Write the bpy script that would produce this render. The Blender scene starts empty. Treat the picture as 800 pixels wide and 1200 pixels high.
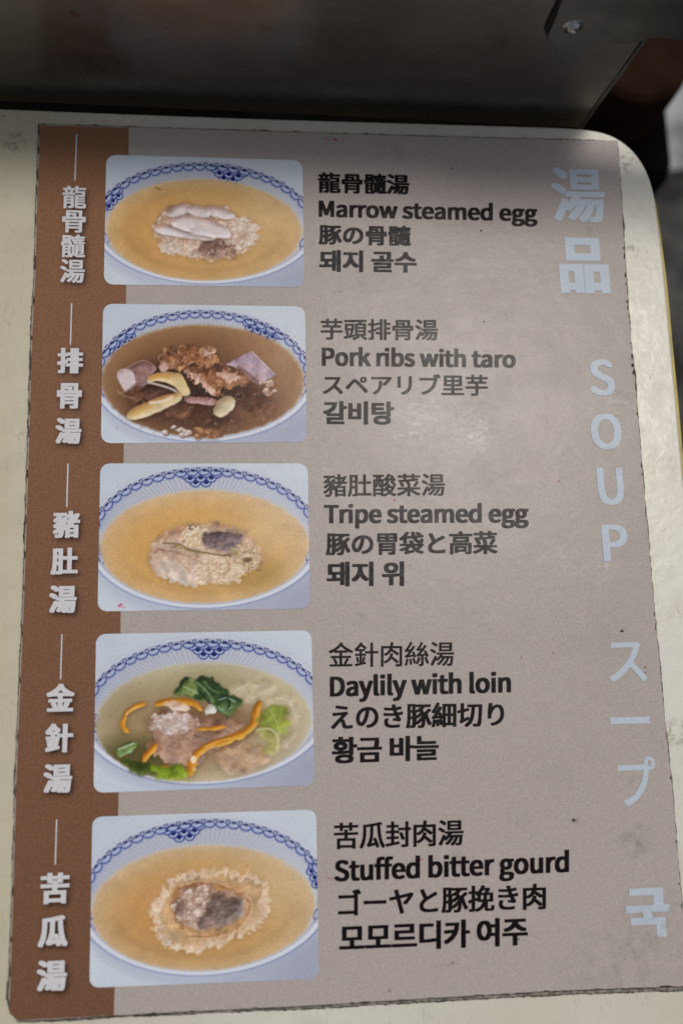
import bpy, bmesh, math, os, random
import numpy as np
from mathutils import Matrix, Vector

random.seed(7)
RNG = np.random.default_rng(11)
S = bpy.context.scene
COL = S.collection

# ------------------------------------------------------------------ camera
TABLE_Z = 0.75
FPX = 1216.3                                   # focal length in pixels of an 800 px wide frame
CAM = Vector((-0.03517, -0.06232, TABLE_Z + 0.34008))
ROT = Matrix(((0.99530, 0.00659, -0.09663), (-0.02569, 0.97990, -0.19781), (0.09339, 0.19936, 0.97547)))
cd = bpy.data.cameras.new('camera'); cam = bpy.data.objects.new('camera', cd); COL.objects.link(cam)
cam.matrix_world = Matrix.Translation(CAM) @ ROT.to_4x4()
cd.sensor_fit = 'HORIZONTAL'; cd.sensor_width = 36.0; cd.lens = FPX / 800 * 36
cd.clip_start = 0.01; cd.clip_end = 200
cd.dof.use_dof = True; cd.dof.focus_distance = 0.350; cd.dof.aperture_fstop = 9.0
S.camera = cam

# ------------------------------------------------------------------ world and sun
SUN_DIR = Vector((0.21, 0.29, 0.93)).normalized()      # towards the sun
w = bpy.data.worlds.new('World'); S.world = w; w.use_nodes = True
nt = w.node_tree; bg = nt.nodes['Background']
sky = nt.nodes.new('ShaderNodeTexSky'); sky.sky_type = 'NISHITA'; sky.sun_disc = False
sky.sun_elevation = math.asin(SUN_DIR.z); sky.sun_rotation = math.atan2(SUN_DIR.x, SUN_DIR.y)
sky.air_density = 1.0; sky.dust_density = 4.0; sky.ozone_density = 0.6
hs = nt.nodes.new('ShaderNodeHueSaturation'); hs.inputs['Saturation'].default_value = .35   # a white overcast
nt.links.new(sky.outputs[0], hs.inputs['Color']); nt.links.new(hs.outputs[0], bg.inputs[0]); bg.inputs[1].default_value = 0.05
sl = bpy.data.lights.new('overcast_sun', 'SUN'); sl.energy = 1.1; sl.angle = math.radians(15); sl.color = (1.0, 0.94, 0.86)
so = bpy.data.objects.new('overcast_sun', sl); COL.objects.link(so)
so.rotation_euler = SUN_DIR.to_track_quat('Z', 'Y').to_euler()
S.view_settings.view_transform = 'Standard'; S.view_settings.look = 'None'
S.view_settings.exposure = 0.5; S.view_settings.gamma = 1.0
S.view_settings.use_curve_mapping = False
if hasattr(S, 'cycles'): S.cycles.use_denoising = True

# ------------------------------------------------------------------ measuring
def on_z(u, v, z=0.0):
    """point of the horizontal plane z above the table top for a place measured in the photograph"""
    d = ROT @ Vector(((u - 400) / FPX, -(v - 600) / FPX, -1.0))
    t = (TABLE_Z + z - CAM.z) / d.z
    return CAM + d * t
def on_y(u, v, p0, n):
    d = ROT @ Vector(((u - 400) / FPX, -(v - 600) / FPX, -1.0))
    return CAM + d * ((p0 - CAM).dot(n) / d.dot(n))

# ------------------------------------------------------------------ object helpers
def thing(name, label, cat, loc=(0, 0, 0), group=None):
    o = bpy.data.objects.new(name, None); COL.objects.link(o); o.location = loc
    o.empty_display_size = .02; o['label'] = label; o['category'] = cat
    if group: o['group'] = group
    return o
def tag(o, label, cat): o['label'] = label; o['category'] = cat; return o
def link(name, me, mat, parent=None, smooth=False):
    o = bpy.data.objects.new(name, me); COL.objects.link(o)
    if mat is not None and not me.materials: me.materials.append(mat)
    me.polygons.foreach_set('use_smooth', [bool(smooth)] * len(me.polygons))
    if parent is not None:
        o.parent = parent; o.matrix_parent_inverse = Matrix.Translation(parent.location).inverted()
    return o
def bm_obj(name, bm, mat, parent=None, smooth=False):
    me = bpy.data.meshes.new(name); bmesh.ops.recalc_face_normals(bm, faces=bm.faces); bm.to_mesh(me); bm.free()
    return link(name, me, mat, parent, smooth)
def slab(name, pts, z0, z1, mat, parent=None, bevel=0.0):
    """outline (xy) extruded from z0 to z1 above the table top"""
    bm = bmesh.new()
    vs = [bm.verts.new((p[0], p[1], TABLE_Z + z1)) for p in pts]
    f = bm.faces.new(vs)
    r = bmesh.ops.extrude_face_region(bm, geom=[f])
    bmesh.ops.translate(bm, verts=[g for g in r['geom'] if isinstance(g, bmesh.types.BMVert)], vec=(0, 0, z0 - z1))
    if bevel:
        es = [e for e in bm.edges if all(abs(v.co.z - TABLE_Z - z1) < 1e-6 for v in e.verts)]
        bmesh.ops.bevel(bm, geom=es, offset=bevel, segments=3, profile=.5, affect='EDGES')
    return bm_obj(name, bm, mat, parent)
def sheet_face(name, pts, z, mat, parent=None):
    bm = bmesh.new(); bm.faces.new([bm.verts.new((p[0], p[1], TABLE_Z + z)) for p in pts])
    return bm_obj(name, bm, mat, parent)

# ------------------------------------------------------------------ node helpers
def lin(c): return tuple(((x / 255) / 12.92 if x / 255 <= .04045 else ((x / 255 + .055) / 1.055) ** 2.4) for x in c)
class N:
    def __init__(s, name):
        s.m = bpy.data.materials.new(name); s.m.use_nodes = True; s.t = s.m.node_tree
        s.b = s.t.nodes['Principled BSDF']; s.pos = s.t.nodes.new('ShaderNodeNewGeometry').outputs['Position']
    def n(s, typ, **k):
        x = s.t.nodes.new(typ)
        for a, v in k.items(): setattr(x, a, v)
        return x
    def l(s, a, b): s.t.links.new(a, b)
    def set(s, x, i, v):
        if hasattr(v, 'is_linked') or hasattr(v, 'links'): s.l(v, x.inputs[i])
        else: x.inputs[i].default_value = v
    def mapped(s, scale=(1, 1, 1), rot=0, loc=(0, 0, 0)):
        m = s.n('ShaderNodeMapping'); s.l(s.pos, m.inputs[0]); m.inputs['Scale'].default_value = scale
        m.inputs['Rotation'].default_value = (0, 0, rot); m.inputs['Location'].default_value = loc
        return m.outputs[0]
    def noise(s, scale, detail=4, rough=.55, vec=None, dist=0):
        x = s.n('ShaderNodeTexNoise'); s.l(vec or s.pos, x.inputs['Vector'])
        x.inputs['Scale'].default_value = scale; x.inputs['Detail'].default_value = detail
        x.inputs['Roughness'].default_value = rough; x.inputs['Distortion'].default_value = dist
        return x.outputs[0]
    def ramp(s, v, a, b, lo=0., hi=1.):
        x = s.n('ShaderNodeMapRange', interpolation_type='SMOOTHSTEP'); s.l(v, x.inputs[0])
        for i, q in zip((1, 2, 3, 4), (a, b, lo, hi)): x.inputs[i].default_value = q
        return x.outputs[0]
    def mix(s, f, a, b, bt='MIX'):
        x = s.n('ShaderNodeMix', data_type='RGBA', blend_type=bt)
        s.set(x, 0, f)
        for i, q in ((6, a), (7, b)):
            if isinstance(q, tuple): x.inputs[i].default_value = q[:3] + (1,)
            else: s.l(q, x.inputs[i])
        return x.outputs[2]
    def math(s, op, a, b=None):
        x = s.n('ShaderNodeMath', operation=op); s.set(x, 0, a)
        if b is not None: s.set(x, 1, b)
        return x.outputs[0]
    def near(s, p, r0, r1):
        d = s.n('ShaderNodeVectorMath', operation='DISTANCE'); s.l(s.pos, d.inputs[0]); d.inputs[1].default_value = p
        return s.ramp(d.outputs['Value'], r0, r1, 1., 0.)
    def out(s, color=None, rough=None, bump=None, strength=.2, dist=.001):
        if color is not None: s.set(s.b, 'Base Color', color if not isinstance(color, tuple) else color[:3] + (1,))
        if rough is not None: s.set(s.b, 'Roughness', rough)
        if bump is not None:
            x = s.n('ShaderNodeBump'); x.inputs['Strength'].default_value = strength; x.inputs['Distance'].default_value = dist
            s.l(bump, x.inputs['Height']); s.l(x.outputs[0], s.b.inputs['Normal'])
        return s.m

GAIN = 1.0      # printed colours: seen value -> reflectance
def dyed(c, g=None):
    g = GAIN if g is None else g
    return tuple(min(.9, x * g) for x in lin(c))

# the matt laminate over everything printed on the menu: shared wear, relief and gloss
SC = [on_z(495, 485), on_z(562, 505), on_z(478, 508), on_z(745, 490), on_z(655, 655), on_z(705, 665), on_z(725, 475)]
def laminated(name, base, wear=1.0, grain=.065):
    k = N(name)
    if isinstance(base, tuple):
        col = k.mix(0.0, base, base)
    elif base == 'attribute':
        a = k.n('ShaderNodeVertexColor', layer_name='Print'); col = a.outputs[0]
    # print grain, two sizes
    g = k.noise(1900, 2, .65); col = k.mix(k.ramp(g, .3, .7, 0, 1), k.mix(1., col, (1 - grain * 2,) * 3, 'MULTIPLY'), k.mix(1., col, (1 + grain,) * 3, 'MULTIPLY'))
    g2 = k.noise(5200, 1, .5); col = k.mix(k.ramp(g2, .56, .75, 0, .10 * wear), col, (.75, .70, .66))
    # mottled handling dirt
    d = k.noise(22, 6, .62, dist=.4); col = k.mix(k.ramp(d, .5, .85, 0, .13 * wear), col, (.11, .095, .08))
    d = k.noise(150, 4, .7); col = k.mix(k.ramp(d, .60, .80, 0, .25 * wear), col, (.12, .105, .09))
    # small dark specks
    v = k.n('ShaderNodeTexVoronoi'); k.l(k.pos, v.inputs['Vector']); v.inputs['Scale'].default_value = 95
    ex = k.noise(60, 2, .5)
    sp = k.math('MULTIPLY', k.ramp(v.outputs['Distance'], .03, .055, 1, 0), k.ramp(ex, .56, .6, 0, .7 * wear)); col = k.mix(sp, col, (.04, .035, .03))
    # pale rubbed marks where the laminate is scuffed
    tot = None
    for p in SC:
        m = k.near(p, .001, .010); tot = m if tot is None else k.math('MAXIMUM', tot, m)
    st = k.noise(260, 5, .75, vec=k.mapped((1, 2.6, 1), .6), dist=1.2)
    st = k.math('MULTIPLY', k.ramp(st, .52, .66), tot)
    wide = k.ramp(k.noise(330, 5, .8, dist=1.), .63, .74, 0, .22)
    lite = k.math('MAXIMUM', k.math('MULTIPLY', st, .55 * wear), k.math('MULTIPLY', wide, wear))
    col = k.mix(lite, col, (.62, .60, .58))
    if wear > .4:
        for p, q0, q1, am in ((on_z(672, 961), .0004, .0022, .7), (on_z(760, 1100), .002, .022, .26), (on_z(700, 1145), .002, .018, .22), (on_z(455, 178), .001, .010, .3), (on_z(745, 985), .001, .008, .5), (on_z(540, 1010), .001, .006, .4), (on_z(770, 640), .001, .010, .4)):
            q = k.math('MULTIPLY', k.near(p, q0, q1), k.ramp(k.noise(240, 5, .72), .40, .68, 0, am)); col = k.mix(q, col, (.13, .115, .10))
        hz = k.math('MULTIPLY', k.near(on_z(530, 485), .004, .030), k.ramp(k.noise(420, 5, .8), .42, .66, .05, .34)); col = k.mix(hz, col, (.60, .585, .57))  # whitish glare haze painted into the colour over the scuffed area
    r = k.ramp(k.noise(70, 5, .65), .3, .75, .20, .31)
    r = k.math('SUBTRACT', r, k.math('MULTIPLY', st, .12))
    k.b.inputs['Specular IOR Level'].default_value = .085
    hgt = k.math('ADD', k.math('MULTIPLY', k.noise(1500, 4, .65), .35), k.math('MULTIPLY', k.noise(75, 3, .6), 3.2))
    return k.out(col, r, hgt, .16, .0004)

M = {}
M['taupe'] = laminated('taupe_print', dyed((170, 161, 157)))
M['band'] = laminated('brown_print', 'attribute', .45, .13)
M['photo'] = laminated('photo_print', 'attribute', .35, .05)
M['black'] = laminated('black_print', dyed((17, 11, 14)), .04, .1)
M['pale'] = laminated('pale_blue_print', dyed((182, 193, 206)), .45)
M['white'] = laminated('white_print', dyed((204, 203, 208)), .4)

def grime_mat():
    k = N('black_grime'); n_ = k.noise(900, 4, .7)
    return k.out(k.mix(k.ramp(n_, .3, .7), (.012, .010, .008), (.06, .048, .035)), .75, n_, .8, .0006)
M['grime'] = grime_mat()
def backing_mat():
    k = N('backing_card'); n_ = k.noise(500, 4, .7, vec=k.mapped((1, 1, 20)))
    return k.out(k.mix(k.ramp(n_, .35, .65), (.07, .062, .05), (.26, .24, .20)), .7, n_, .5, .0005)
M['backing'] = backing_mat()
def cream_mat():
    k = N('cream_laminate'); base = dyed((203, 201, 192))
    sx = k.n('ShaderNodeSeparateXYZ'); k.l(k.pos, sx.inputs[0])
    base = k.mix(k.math('MULTIPLY', k.ramp(sx.outputs[0], -.125, -.05, 1, 0), k.ramp(k.noise(6, 3, .5), .2, .6, .5, 1)), base, dyed((184, 177, 150)))   # yellower towards the left
    col = k.mix(k.ramp(k.noise(9, 4, .6), .35, .7, 0, .6), base, dyed((182, 177, 158)))
    col = k.mix(k.ramp(k.noise(34, 6, .7, dist=.6), .52, .8, 0, .28), col, (.24, .20, .13))
    g = k.noise(420, 5, .7, vec=k.mapped((1, .35, 1), .3), dist=1.5)
    col = k.mix(k.ramp(g, .62, .74, 0, .28), col, (.20, .18, .14))
    # hairline scratches and ochre stains
    s1 = k.noise(130, 3, .6, vec=k.mapped((1, .08, 1), .7), dist=2.0)
    ln = k.ramp(k.math('ABSOLUTE', k.math('SUBTRACT', s1, .5)), .0, .006, .35, 0)
    col = k.mix(k.math('MULTIPLY', ln, k.ramp(k.noise(45, 2, .5), .5, .62)), col, (.10, .085, .06))
    oc = k.ramp(k.noise(75, 5, .7, dist=.8), .66, .76, 0, .5); col = k.mix(oc, col, (.42, .25, .08))
    pk = k.ramp(k.noise(58, 3, .6, vec=k.mapped((1, 1, 1), 0, (3, 5, 1))), .68, .76, 0, .28); col = k.mix(pk, col, (.55, .22, .18))
    for p, r in ((on_z(735, 190), .006), (on_z(18, 165), .006), (on_z(793, 860), .006), (on_z(740, 293), .004)):
        q = k.math('MULTIPLY', k.near(p, r * .2, r), k.ramp(k.noise(300, 4, .7), .42, .62, 0, .75)); col = k.mix(q, col, (.10, .085, .055))
    v = k.n('ShaderNodeTexVoronoi'); k.l(k.pos, v.inputs['Vector']); v.inputs['Scale'].default_value = 120
    sp = k.math('MULTIPLY', k.ramp(v.outputs['Distance'], .02, .05, 1, 0), k.ramp(k.noise(70, 2, .5), .5, .55, 0, .9)); col = k.mix(sp, col, (.05, .04, .03))
    r = k.ramp(k.noise(110, 6, .7, dist=.5), .3, .7, .22, .40)
    return k.out(col, r, k.noise(260, 5, .6), .22, .0005)
M['cream'] = cream_mat()
def yellow_mat():
    k = N('yellow_edge_band'); c = k.mix(k.ramp(k.noise(160, 4, .6), .4, .7), (.37, .28, .008), (.22, .17, .01))
    return k.out(c, .45, k.noise(300, 3), .2, .0005)
M['yellow'] = yellow_mat()
def steel_mat(name, c0, c1, r0, r1, metallic=.85):
    k = N(name); st = k.noise(60, 5, .6, vec=k.mapped((.6, 1, 1.6)))
    col = k.mix(k.ramp(st, .3, .7), c0, c1)
    col = k.mix(k.ramp(k.noise(30, 6, .6, dist=.6), .58, .78, 0, .35), col, (.04, .034, .028))
    col = k.mix(k.ramp(k.noise(420, 3, .6), .70, .76, 0, .8), col, (.012, .010, .008))
    for p in (on_y(88, 16, P0, PN), on_y(308, 32, P0, PN)):
        q = k.math('MULTIPLY', k.near(p, .0005, .0035), k.ramp(k.noise(700, 4, .7), .42, .6, 0, .8)); col = k.mix(q, col, (.10, .05, .022))
    for p in (on_y(752, 28, P0, PN), on_y(672, 10, P0, PN), on_y(688, 12, P0, PN), on_y(60, 27, P0, PN), on_y(612, 9, P0, PN), on_y(697, 62, P0, PN)):
        sn = k.noise(900, 4, .75, vec=k.mapped((1, 1, 2.5), .5), dist=1.)
        q = k.math('MULTIPLY', k.near(p, .001, .006), k.ramp(sn, .56, .64, 0, .85)); col = k.mix(q, col, (.008, .007, .006))
    k.b.inputs['Metallic'].default_value = metallic
    r = k.ramp(k.noise(90, 5, .65), .3, .7, r0, r1)
    return k.out(col, r, k.noise(90, 4, .5), .06, .0005)

# ------------------------------------------------------------------ ground
def ground():
    k = N('ground_asphalt')
    col = k.mix(k.ramp(k.noise(16, 6, .7), .35, .68), (.010, .010, .009), (.13, .126, .118))
    col = k.mix(k.ramp(k.noise(60, 5, .7), .45, .7, 0, .6), col, (.02, .02, .02))
    col = k.mix(k.ramp(k.noise(130, 5, .7), .58, .72, 0, .6), col, (.22, .215, .21))
    m = k.out(col, .85, k.noise(120, 6, .7), .8, .01)
    bm = bmesh.new(); bmesh.ops.create_grid(bm, x_segments=8, y_segments=8, size=40)
    o = bm_obj('ground', bm, m); o['kind'] = 'structure'; o['label'] = 'mottled grey asphalt ground far below the table edge'
ground()

# ------------------------------------------------------------------ table board
EDGE = [(-60, 124.0), (0, 126.5), (150, 132.5), (300, 138.0), (450, 142.5), (600, 147.0), (660, 149.0), (690, 151.5),
        (712, 156.5), (730, 166), (745, 180), (757, 199), (765, 222), (770, 252), (778, 318), (785, 395), (793, 478), (800.5, 560), (840, 960), (870, 1290)]
def smooth_open(pts, n=6):
    P = [np.array(p, float) for p in pts]; out = []
    for i in range(len(P) - 1):
        a, b, c, d = P[max(i - 1, 0)], P[i], P[i + 1], P[min(i + 2, len(P) - 1)]
        for j in range(n):
            t = j / n; out.append(.5 * ((2 * b) + (c - a) * t + (2 * a - 5 * b + 4 * c - d) * t * t + (3 * b - a - 3 * c + d) * t ** 3))
    out.append(P[-1]); return out
edge_px = smooth_open(EDGE)
edge = [on_z(*p) for p in edge_px]
left_back = edge[0] + (edge[0] - edge[40]).normalized() * .22
outline = [left_back] + edge + [Vector((edge[-1].x + .01, -.42, 0)), Vector((-.36, -.42, 0))]
board = thing('table_board', 'cream laminate table top with a rounded corner and thin yellow edge, under the soup menu', 'table top', (0, 0, TABLE_Z))
slab('laminate_top', outline, -.0022, 0, M['cream'], board, .0008)
# particle core below and the yellow band standing 1 mm proud of the rim on the long side
inner = []
def offset(poly, d):
    out = []
    n = len(poly)
    for i, p in enumerate(poly):
        a = poly[max(i - 1, 0)]; b = poly[min(i + 1, n - 1)]; t = Vector((b[0] - a[0], b[1] - a[1])).normalized()
        out.append(Vector((p[0] - t.y * d, p[1] + t.x * d, 0)))
    return out
ring = edge[58:]                                # from the corner round to the long side
wid = [min(1, i / 28) * .0017 + .00005 for i in range(len(ring))]
rin = offset(ring, -.004); rout = [Vector((p.x, p.y, 0)) for p in ring]
rout = [ro + (ro - ri).normalized() * w_ for ro, ri, w_ in zip(rout, rin, wid)]
bm = bmesh.new()
for i in range(len(ring) - 1):
    for (a, b, z0, z1) in ((rin, rout, -.0014, -.0014), ):
        vs = [bm.verts.new((q.x, q.y, TABLE_Z - .0026)) for q in (rin[i], rin[i + 1])] + [bm.verts.new((q.x, q.y, TABLE_Z - .0024 + .0)) for q in (rout[i + 1], rout[i])]
        bm.faces.new(vs)
        vs = [bm.verts.new((rout[i].x, rout[i].y, TABLE_Z - .0024)), bm.verts.new((rout[i + 1].x, rout[i + 1].y, TABLE_Z - .0024)),
              bm.verts.new((rout[i + 1].x, rout[i + 1].y, TABLE_Z - .022)), bm.verts.new((rout[i].x, rout[i].y, TABLE_Z - .022))]
        bm.faces.new(vs)
bmesh.ops.remove_doubles(bm, verts=bm.verts, dist=1e-6)
bm_obj('edge_band', bm, M['yellow'], board)
kk = N('particle_board'); pm = kk.out(kk.mix(kk.ramp(kk.noise(300, 4), .3, .7), (.16, .11, .06), (.30, .22, .13)), .8)
core = [Vector((p.x, p.y, 0)) for p in outline]
slab('board_core', offset(core[:-2], -.0012) + core[-2:], -.022, -.0026, pm, board)

# ------------------------------------------------------------------ menu
TL, TR, BR, BL = (46, 145.5), (722, 165), (807, 1155), (9, 1197)
menu = thing('menu_sheet', 'laminated soup menu with brown strip, five bowl photos and dark four-language text', 'menu', (0, 0, TABLE_Z))
HS = .0009                                       # top of the printed sheet above the table
LEFT = [(46, 145.5), (42.5, 240), (40.5, 320), (37, 387), (33.5, 500), (30, 620), (26.5, 720), (22, 820), (18, 920), (14.5, 1050), (11.5, 1140), (10.5, 1170), (13, 1184), (22, 1196)]
BOT = [(70, 1194.5), (160, 1189), (260, 1184), (370, 1178.5), (500, 1170.5), (640, 1162), (720, 1159), (800, 1156), (807, 1155)]
RIGHT = [(803, 1100), (796, 1030), (787.5, 925), (779, 850), (763.5, 680), (749, 510), (736, 364), (728, 240), (724.5, 180), (722, 165)]
TOP = [(640, 163), (520, 160), (400, 156.3), (280, 152.5), (150, 148.5)]
def rough_edge(pts, amp, step=5):
    out = []
    n = len(pts)
    for i in range(n):
        a, b = np.array(pts[i], float), np.array(pts[(i + 1) % n], float)
        m = max(1, int(np.linalg.norm(b - a) / step))
        for j in range(m): out.append(tuple(a + (b - a) * j / m + np.array([random.gauss(0, amp), random.gauss(0, amp)])))
    return out
loop = LEFT + BOT + RIGHT + TOP
sheet_out = [on_z(*p, HS) for p in rough_edge(loop, .15)]
slab('printed_sheet', sheet_out, .0004, HS, M['taupe'], menu)
# a second layer of card peeping out below and on the left
def grow(pts, l, b, r, t):
    out = []
    for (x, y) in pts:
        dx = -l if x < 60 else (r if x > 700 else 0); dy = (b * np.interp(x, [0, 150, 500, 800], [.5, .6, 1.2, 1.5])) if y > 1150 else (-t if y < 170 else 0)
        out.append((x + dx, y + dy))
    return out
slab('backing_card', [on_z(*p, .0004) for p in rough_edge(grow(loop, 1.4, 3.4, .9, .8), .45, 6)], .00003, .0004, M['backing'], menu)
# grime caught along the sheet's edge on the table, very uneven
bm = bmesh.new()
gl = rough_edge(loop, 0, 3); n = len(gl); cx, cy = 400, 650
W1 = RNG.normal(size=n); W1 = np.convolve(np.r_[W1[-8:], W1, W1[:8]], np.ones(9) / 9, 'same')[8:-8] * 1.6
W2 = RNG.normal(size=n)
ins, outs = [], []
for i, (x, y) in enumerate(gl):
    a = gl[i - 1]; b = gl[(i + 1) % n]; t = np.array([b[0] - a[0], b[1] - a[1]], float); t /= np.linalg.norm(t) + 1e-9
    nx, ny = -t[1], t[0]
    if (x - cx) * nx / 400 + (y - cy) * ny / 520 < 0: nx, ny = -nx, -ny
    base = 1.3 if x < 60 else (.55 if x > 715 and y > 180 and y < 1140 else (3.6 if y > 1150 else .4))
    wd = max(.15, base + W1[i] * 1.0 + W2[i] * .25)
    if y > 1150: wd = 3.4 * np.interp(x, [0, 150, 500, 800], [.5, .6, 1.2, 1.5]) + max(.5, 1.1 + W1[i] * .8 + W2[i] * .4)
    ins.append(on_z(x - nx * 1.5, y - ny * 1.5, .0002)); outs.append(on_z(x + nx * wd, y + ny * wd, .0001))
vi = [bm.verts.new(p) for p in ins]; vo = [bm.verts.new(p) for p in outs]
for i in range(n): bm.faces.new((vi[i], vo[i], vo[(i + 1) % n], vi[(i + 1) % n]))
for a_, b_ in zip(BOT[:-1], BOT[1:]):            # dark seam between the printed layer and the card below it
    m_ = max(2, int((b_[0] - a_[0]) / 4))
    for j in range(m_):
        p_ = [(a_[0] + (b_[0] - a_[0]) * (j + q_) / m_, a_[1] + (b_[1] - a_[1]) * (j + q_) / m_) for q_ in (0, 1.02)]
        h_ = random.uniform(.5, 1.9); t_ = random.uniform(-.5, .1)
        bm.faces.new([bm.verts.new(on_z(*q_, .00043)) for q_ in ((p_[0][0], p_[0][1] + t_), (p_[1][0], p_[1][1] + t_), (p_[1][0], p_[1][1] + h_), (p_[0][0], p_[0][1] + h_))])
g = bm_obj('edge_grime', bm, M['grime'], menu); g['kind'] = 'stuff'
# chips of dirt biting into the right and left print edge
bm = bmesh.new()
def chip(x, y, rx, ry, z):
    m = 9; c = bm.verts.new(on_z(x, y, z)); vs = []
    for i in range(m):
        a = 2 * math.pi * i / m; q = random.uniform(.55, 1.2); vs.append(bm.verts.new(on_z(x + math.cos(a) * rx * q, y + math.sin(a) * ry * q, z)))
    for i in range(m): bm.faces.new((c, vs[i], vs[(i + 1) % m]))
def rx_at(y): 
    P_ = [(165, 722), (180, 724.5), (240, 728), (364, 736), (510, 749), (680, 763.5), (850, 779), (925, 787.5), (1030, 796), (1155, 807)]
    return np.interp(y, [p[0] for p in P_], [p[1] for p in P_])
def lx_at(y):
    P_ = sorted([(p[1], p[0]) for p in LEFT[:12]]); return np.interp(y, [p[0] for p in P_], [p[1] for p in P_])
for y, a, b in ((290, 1.2, 4), (300, 1.0, 6), (322, 1.6, 5), (332, .9, 4), (353, 1.5, 3), (360, 1.0, 5), (402, 1.3, 2), (418, 1.2, 7), (428, 1.8, 5), (436, 1.4, 4), (485, 1, 3), (545, 1.0, 7), (556, .8, 4), (600, .7, 9), (720, .9, 6), (735, .8, 8), (912, .9, 4), (987, 1, 4), (1036, 1.6, 2.4), (1062, 1, 6), (1110, 1, 8)):
    chip(rx_at(y) - a * .5, y, a * .8, b * .65, HS + .00006)
for y in (155, 170, 200, 228, 262, 300, 345, 395, 425, 440, 470, 505, 560, 610, 655, 690, 740, 800, 860, 930, 985, 1040, 1100, 1140):
    chip(lx_at(y) + .2, y + random.uniform(-8, 8), random.uniform(.6, 1.3), random.uniform(3, 12), HS + .00006)
for x in (180, 225, 300, 412, 430, 470, 505, 560, 640, 700, 780):
    chip(x, np.interp(x, [p[0] for p in BOT], [p[1] for p in BOT]) - .3, random.uniform(3, 9), random.uniform(.5, 1.1), HS + .00006)
g = bm_obj('dirt_chips', bm, M['grime'], menu); g['kind'] = 'stuff'
# ---------- print colours painted into fine meshes
def bil(q, s, t):
    a, b, c, d = [np.array(p, float) for p in q]
    return a * (1 - s) * (1 - t) + b * s * (1 - t) + c * s * t + d * (1 - s) * t
def px_array(U, V, z):
    """vectorised on_z"""
    R_ = np.array(ROT); D = np.stack([(U - 400) / FPX, -(V - 600) / FPX, -np.ones_like(U)], -1) @ R_.T
    t = (TABLE_Z + z - CAM.z) / D[..., 2]
    return np.array(CAM) + D * t[..., None]
def grid_mesh(name, XYZ, RGB, mat, parent):
    h_, w_ = XYZ.shape[:2]
    me = bpy.data.meshes.new(name); idx = np.arange(h_ * w_).reshape(h_, w_)
    me.vertices.add(h_ * w_); me.vertices.foreach_set('co', XYZ.reshape(-1).astype(np.float32))
    q = np.stack([idx[1:, :-1], idx[1:, 1:], idx[:-1, 1:], idx[:-1, :-1]], -1).reshape(-1, 4)
    me.loops.add(q.size); me.loops.foreach_set('vertex_index', q.reshape(-1).astype(np.int32))
    me.polygons.add(len(q)); me.polygons.foreach_set('loop_start', (np.arange(len(q)) * 4).astype(np.int32))
    me.polygons.foreach_set('loop_total', np.full(len(q), 4, np.int32)); me.update(calc_edges=True)
    ca = me.color_attributes.new('Print', 'FLOAT_COLOR', 'POINT')
    ca.data.foreach_set('color', np.concatenate([RGB.reshape(-1, 3), np.ones((h_ * w_, 1))], 1).reshape(-1).astype(np.float32))
    return link(name, me, mat, parent)
def tolin(a): return np.where(a <= .04045, a / 12.92, ((np.maximum(a, 0) + .055) / 1.055) ** 2.4)

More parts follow.
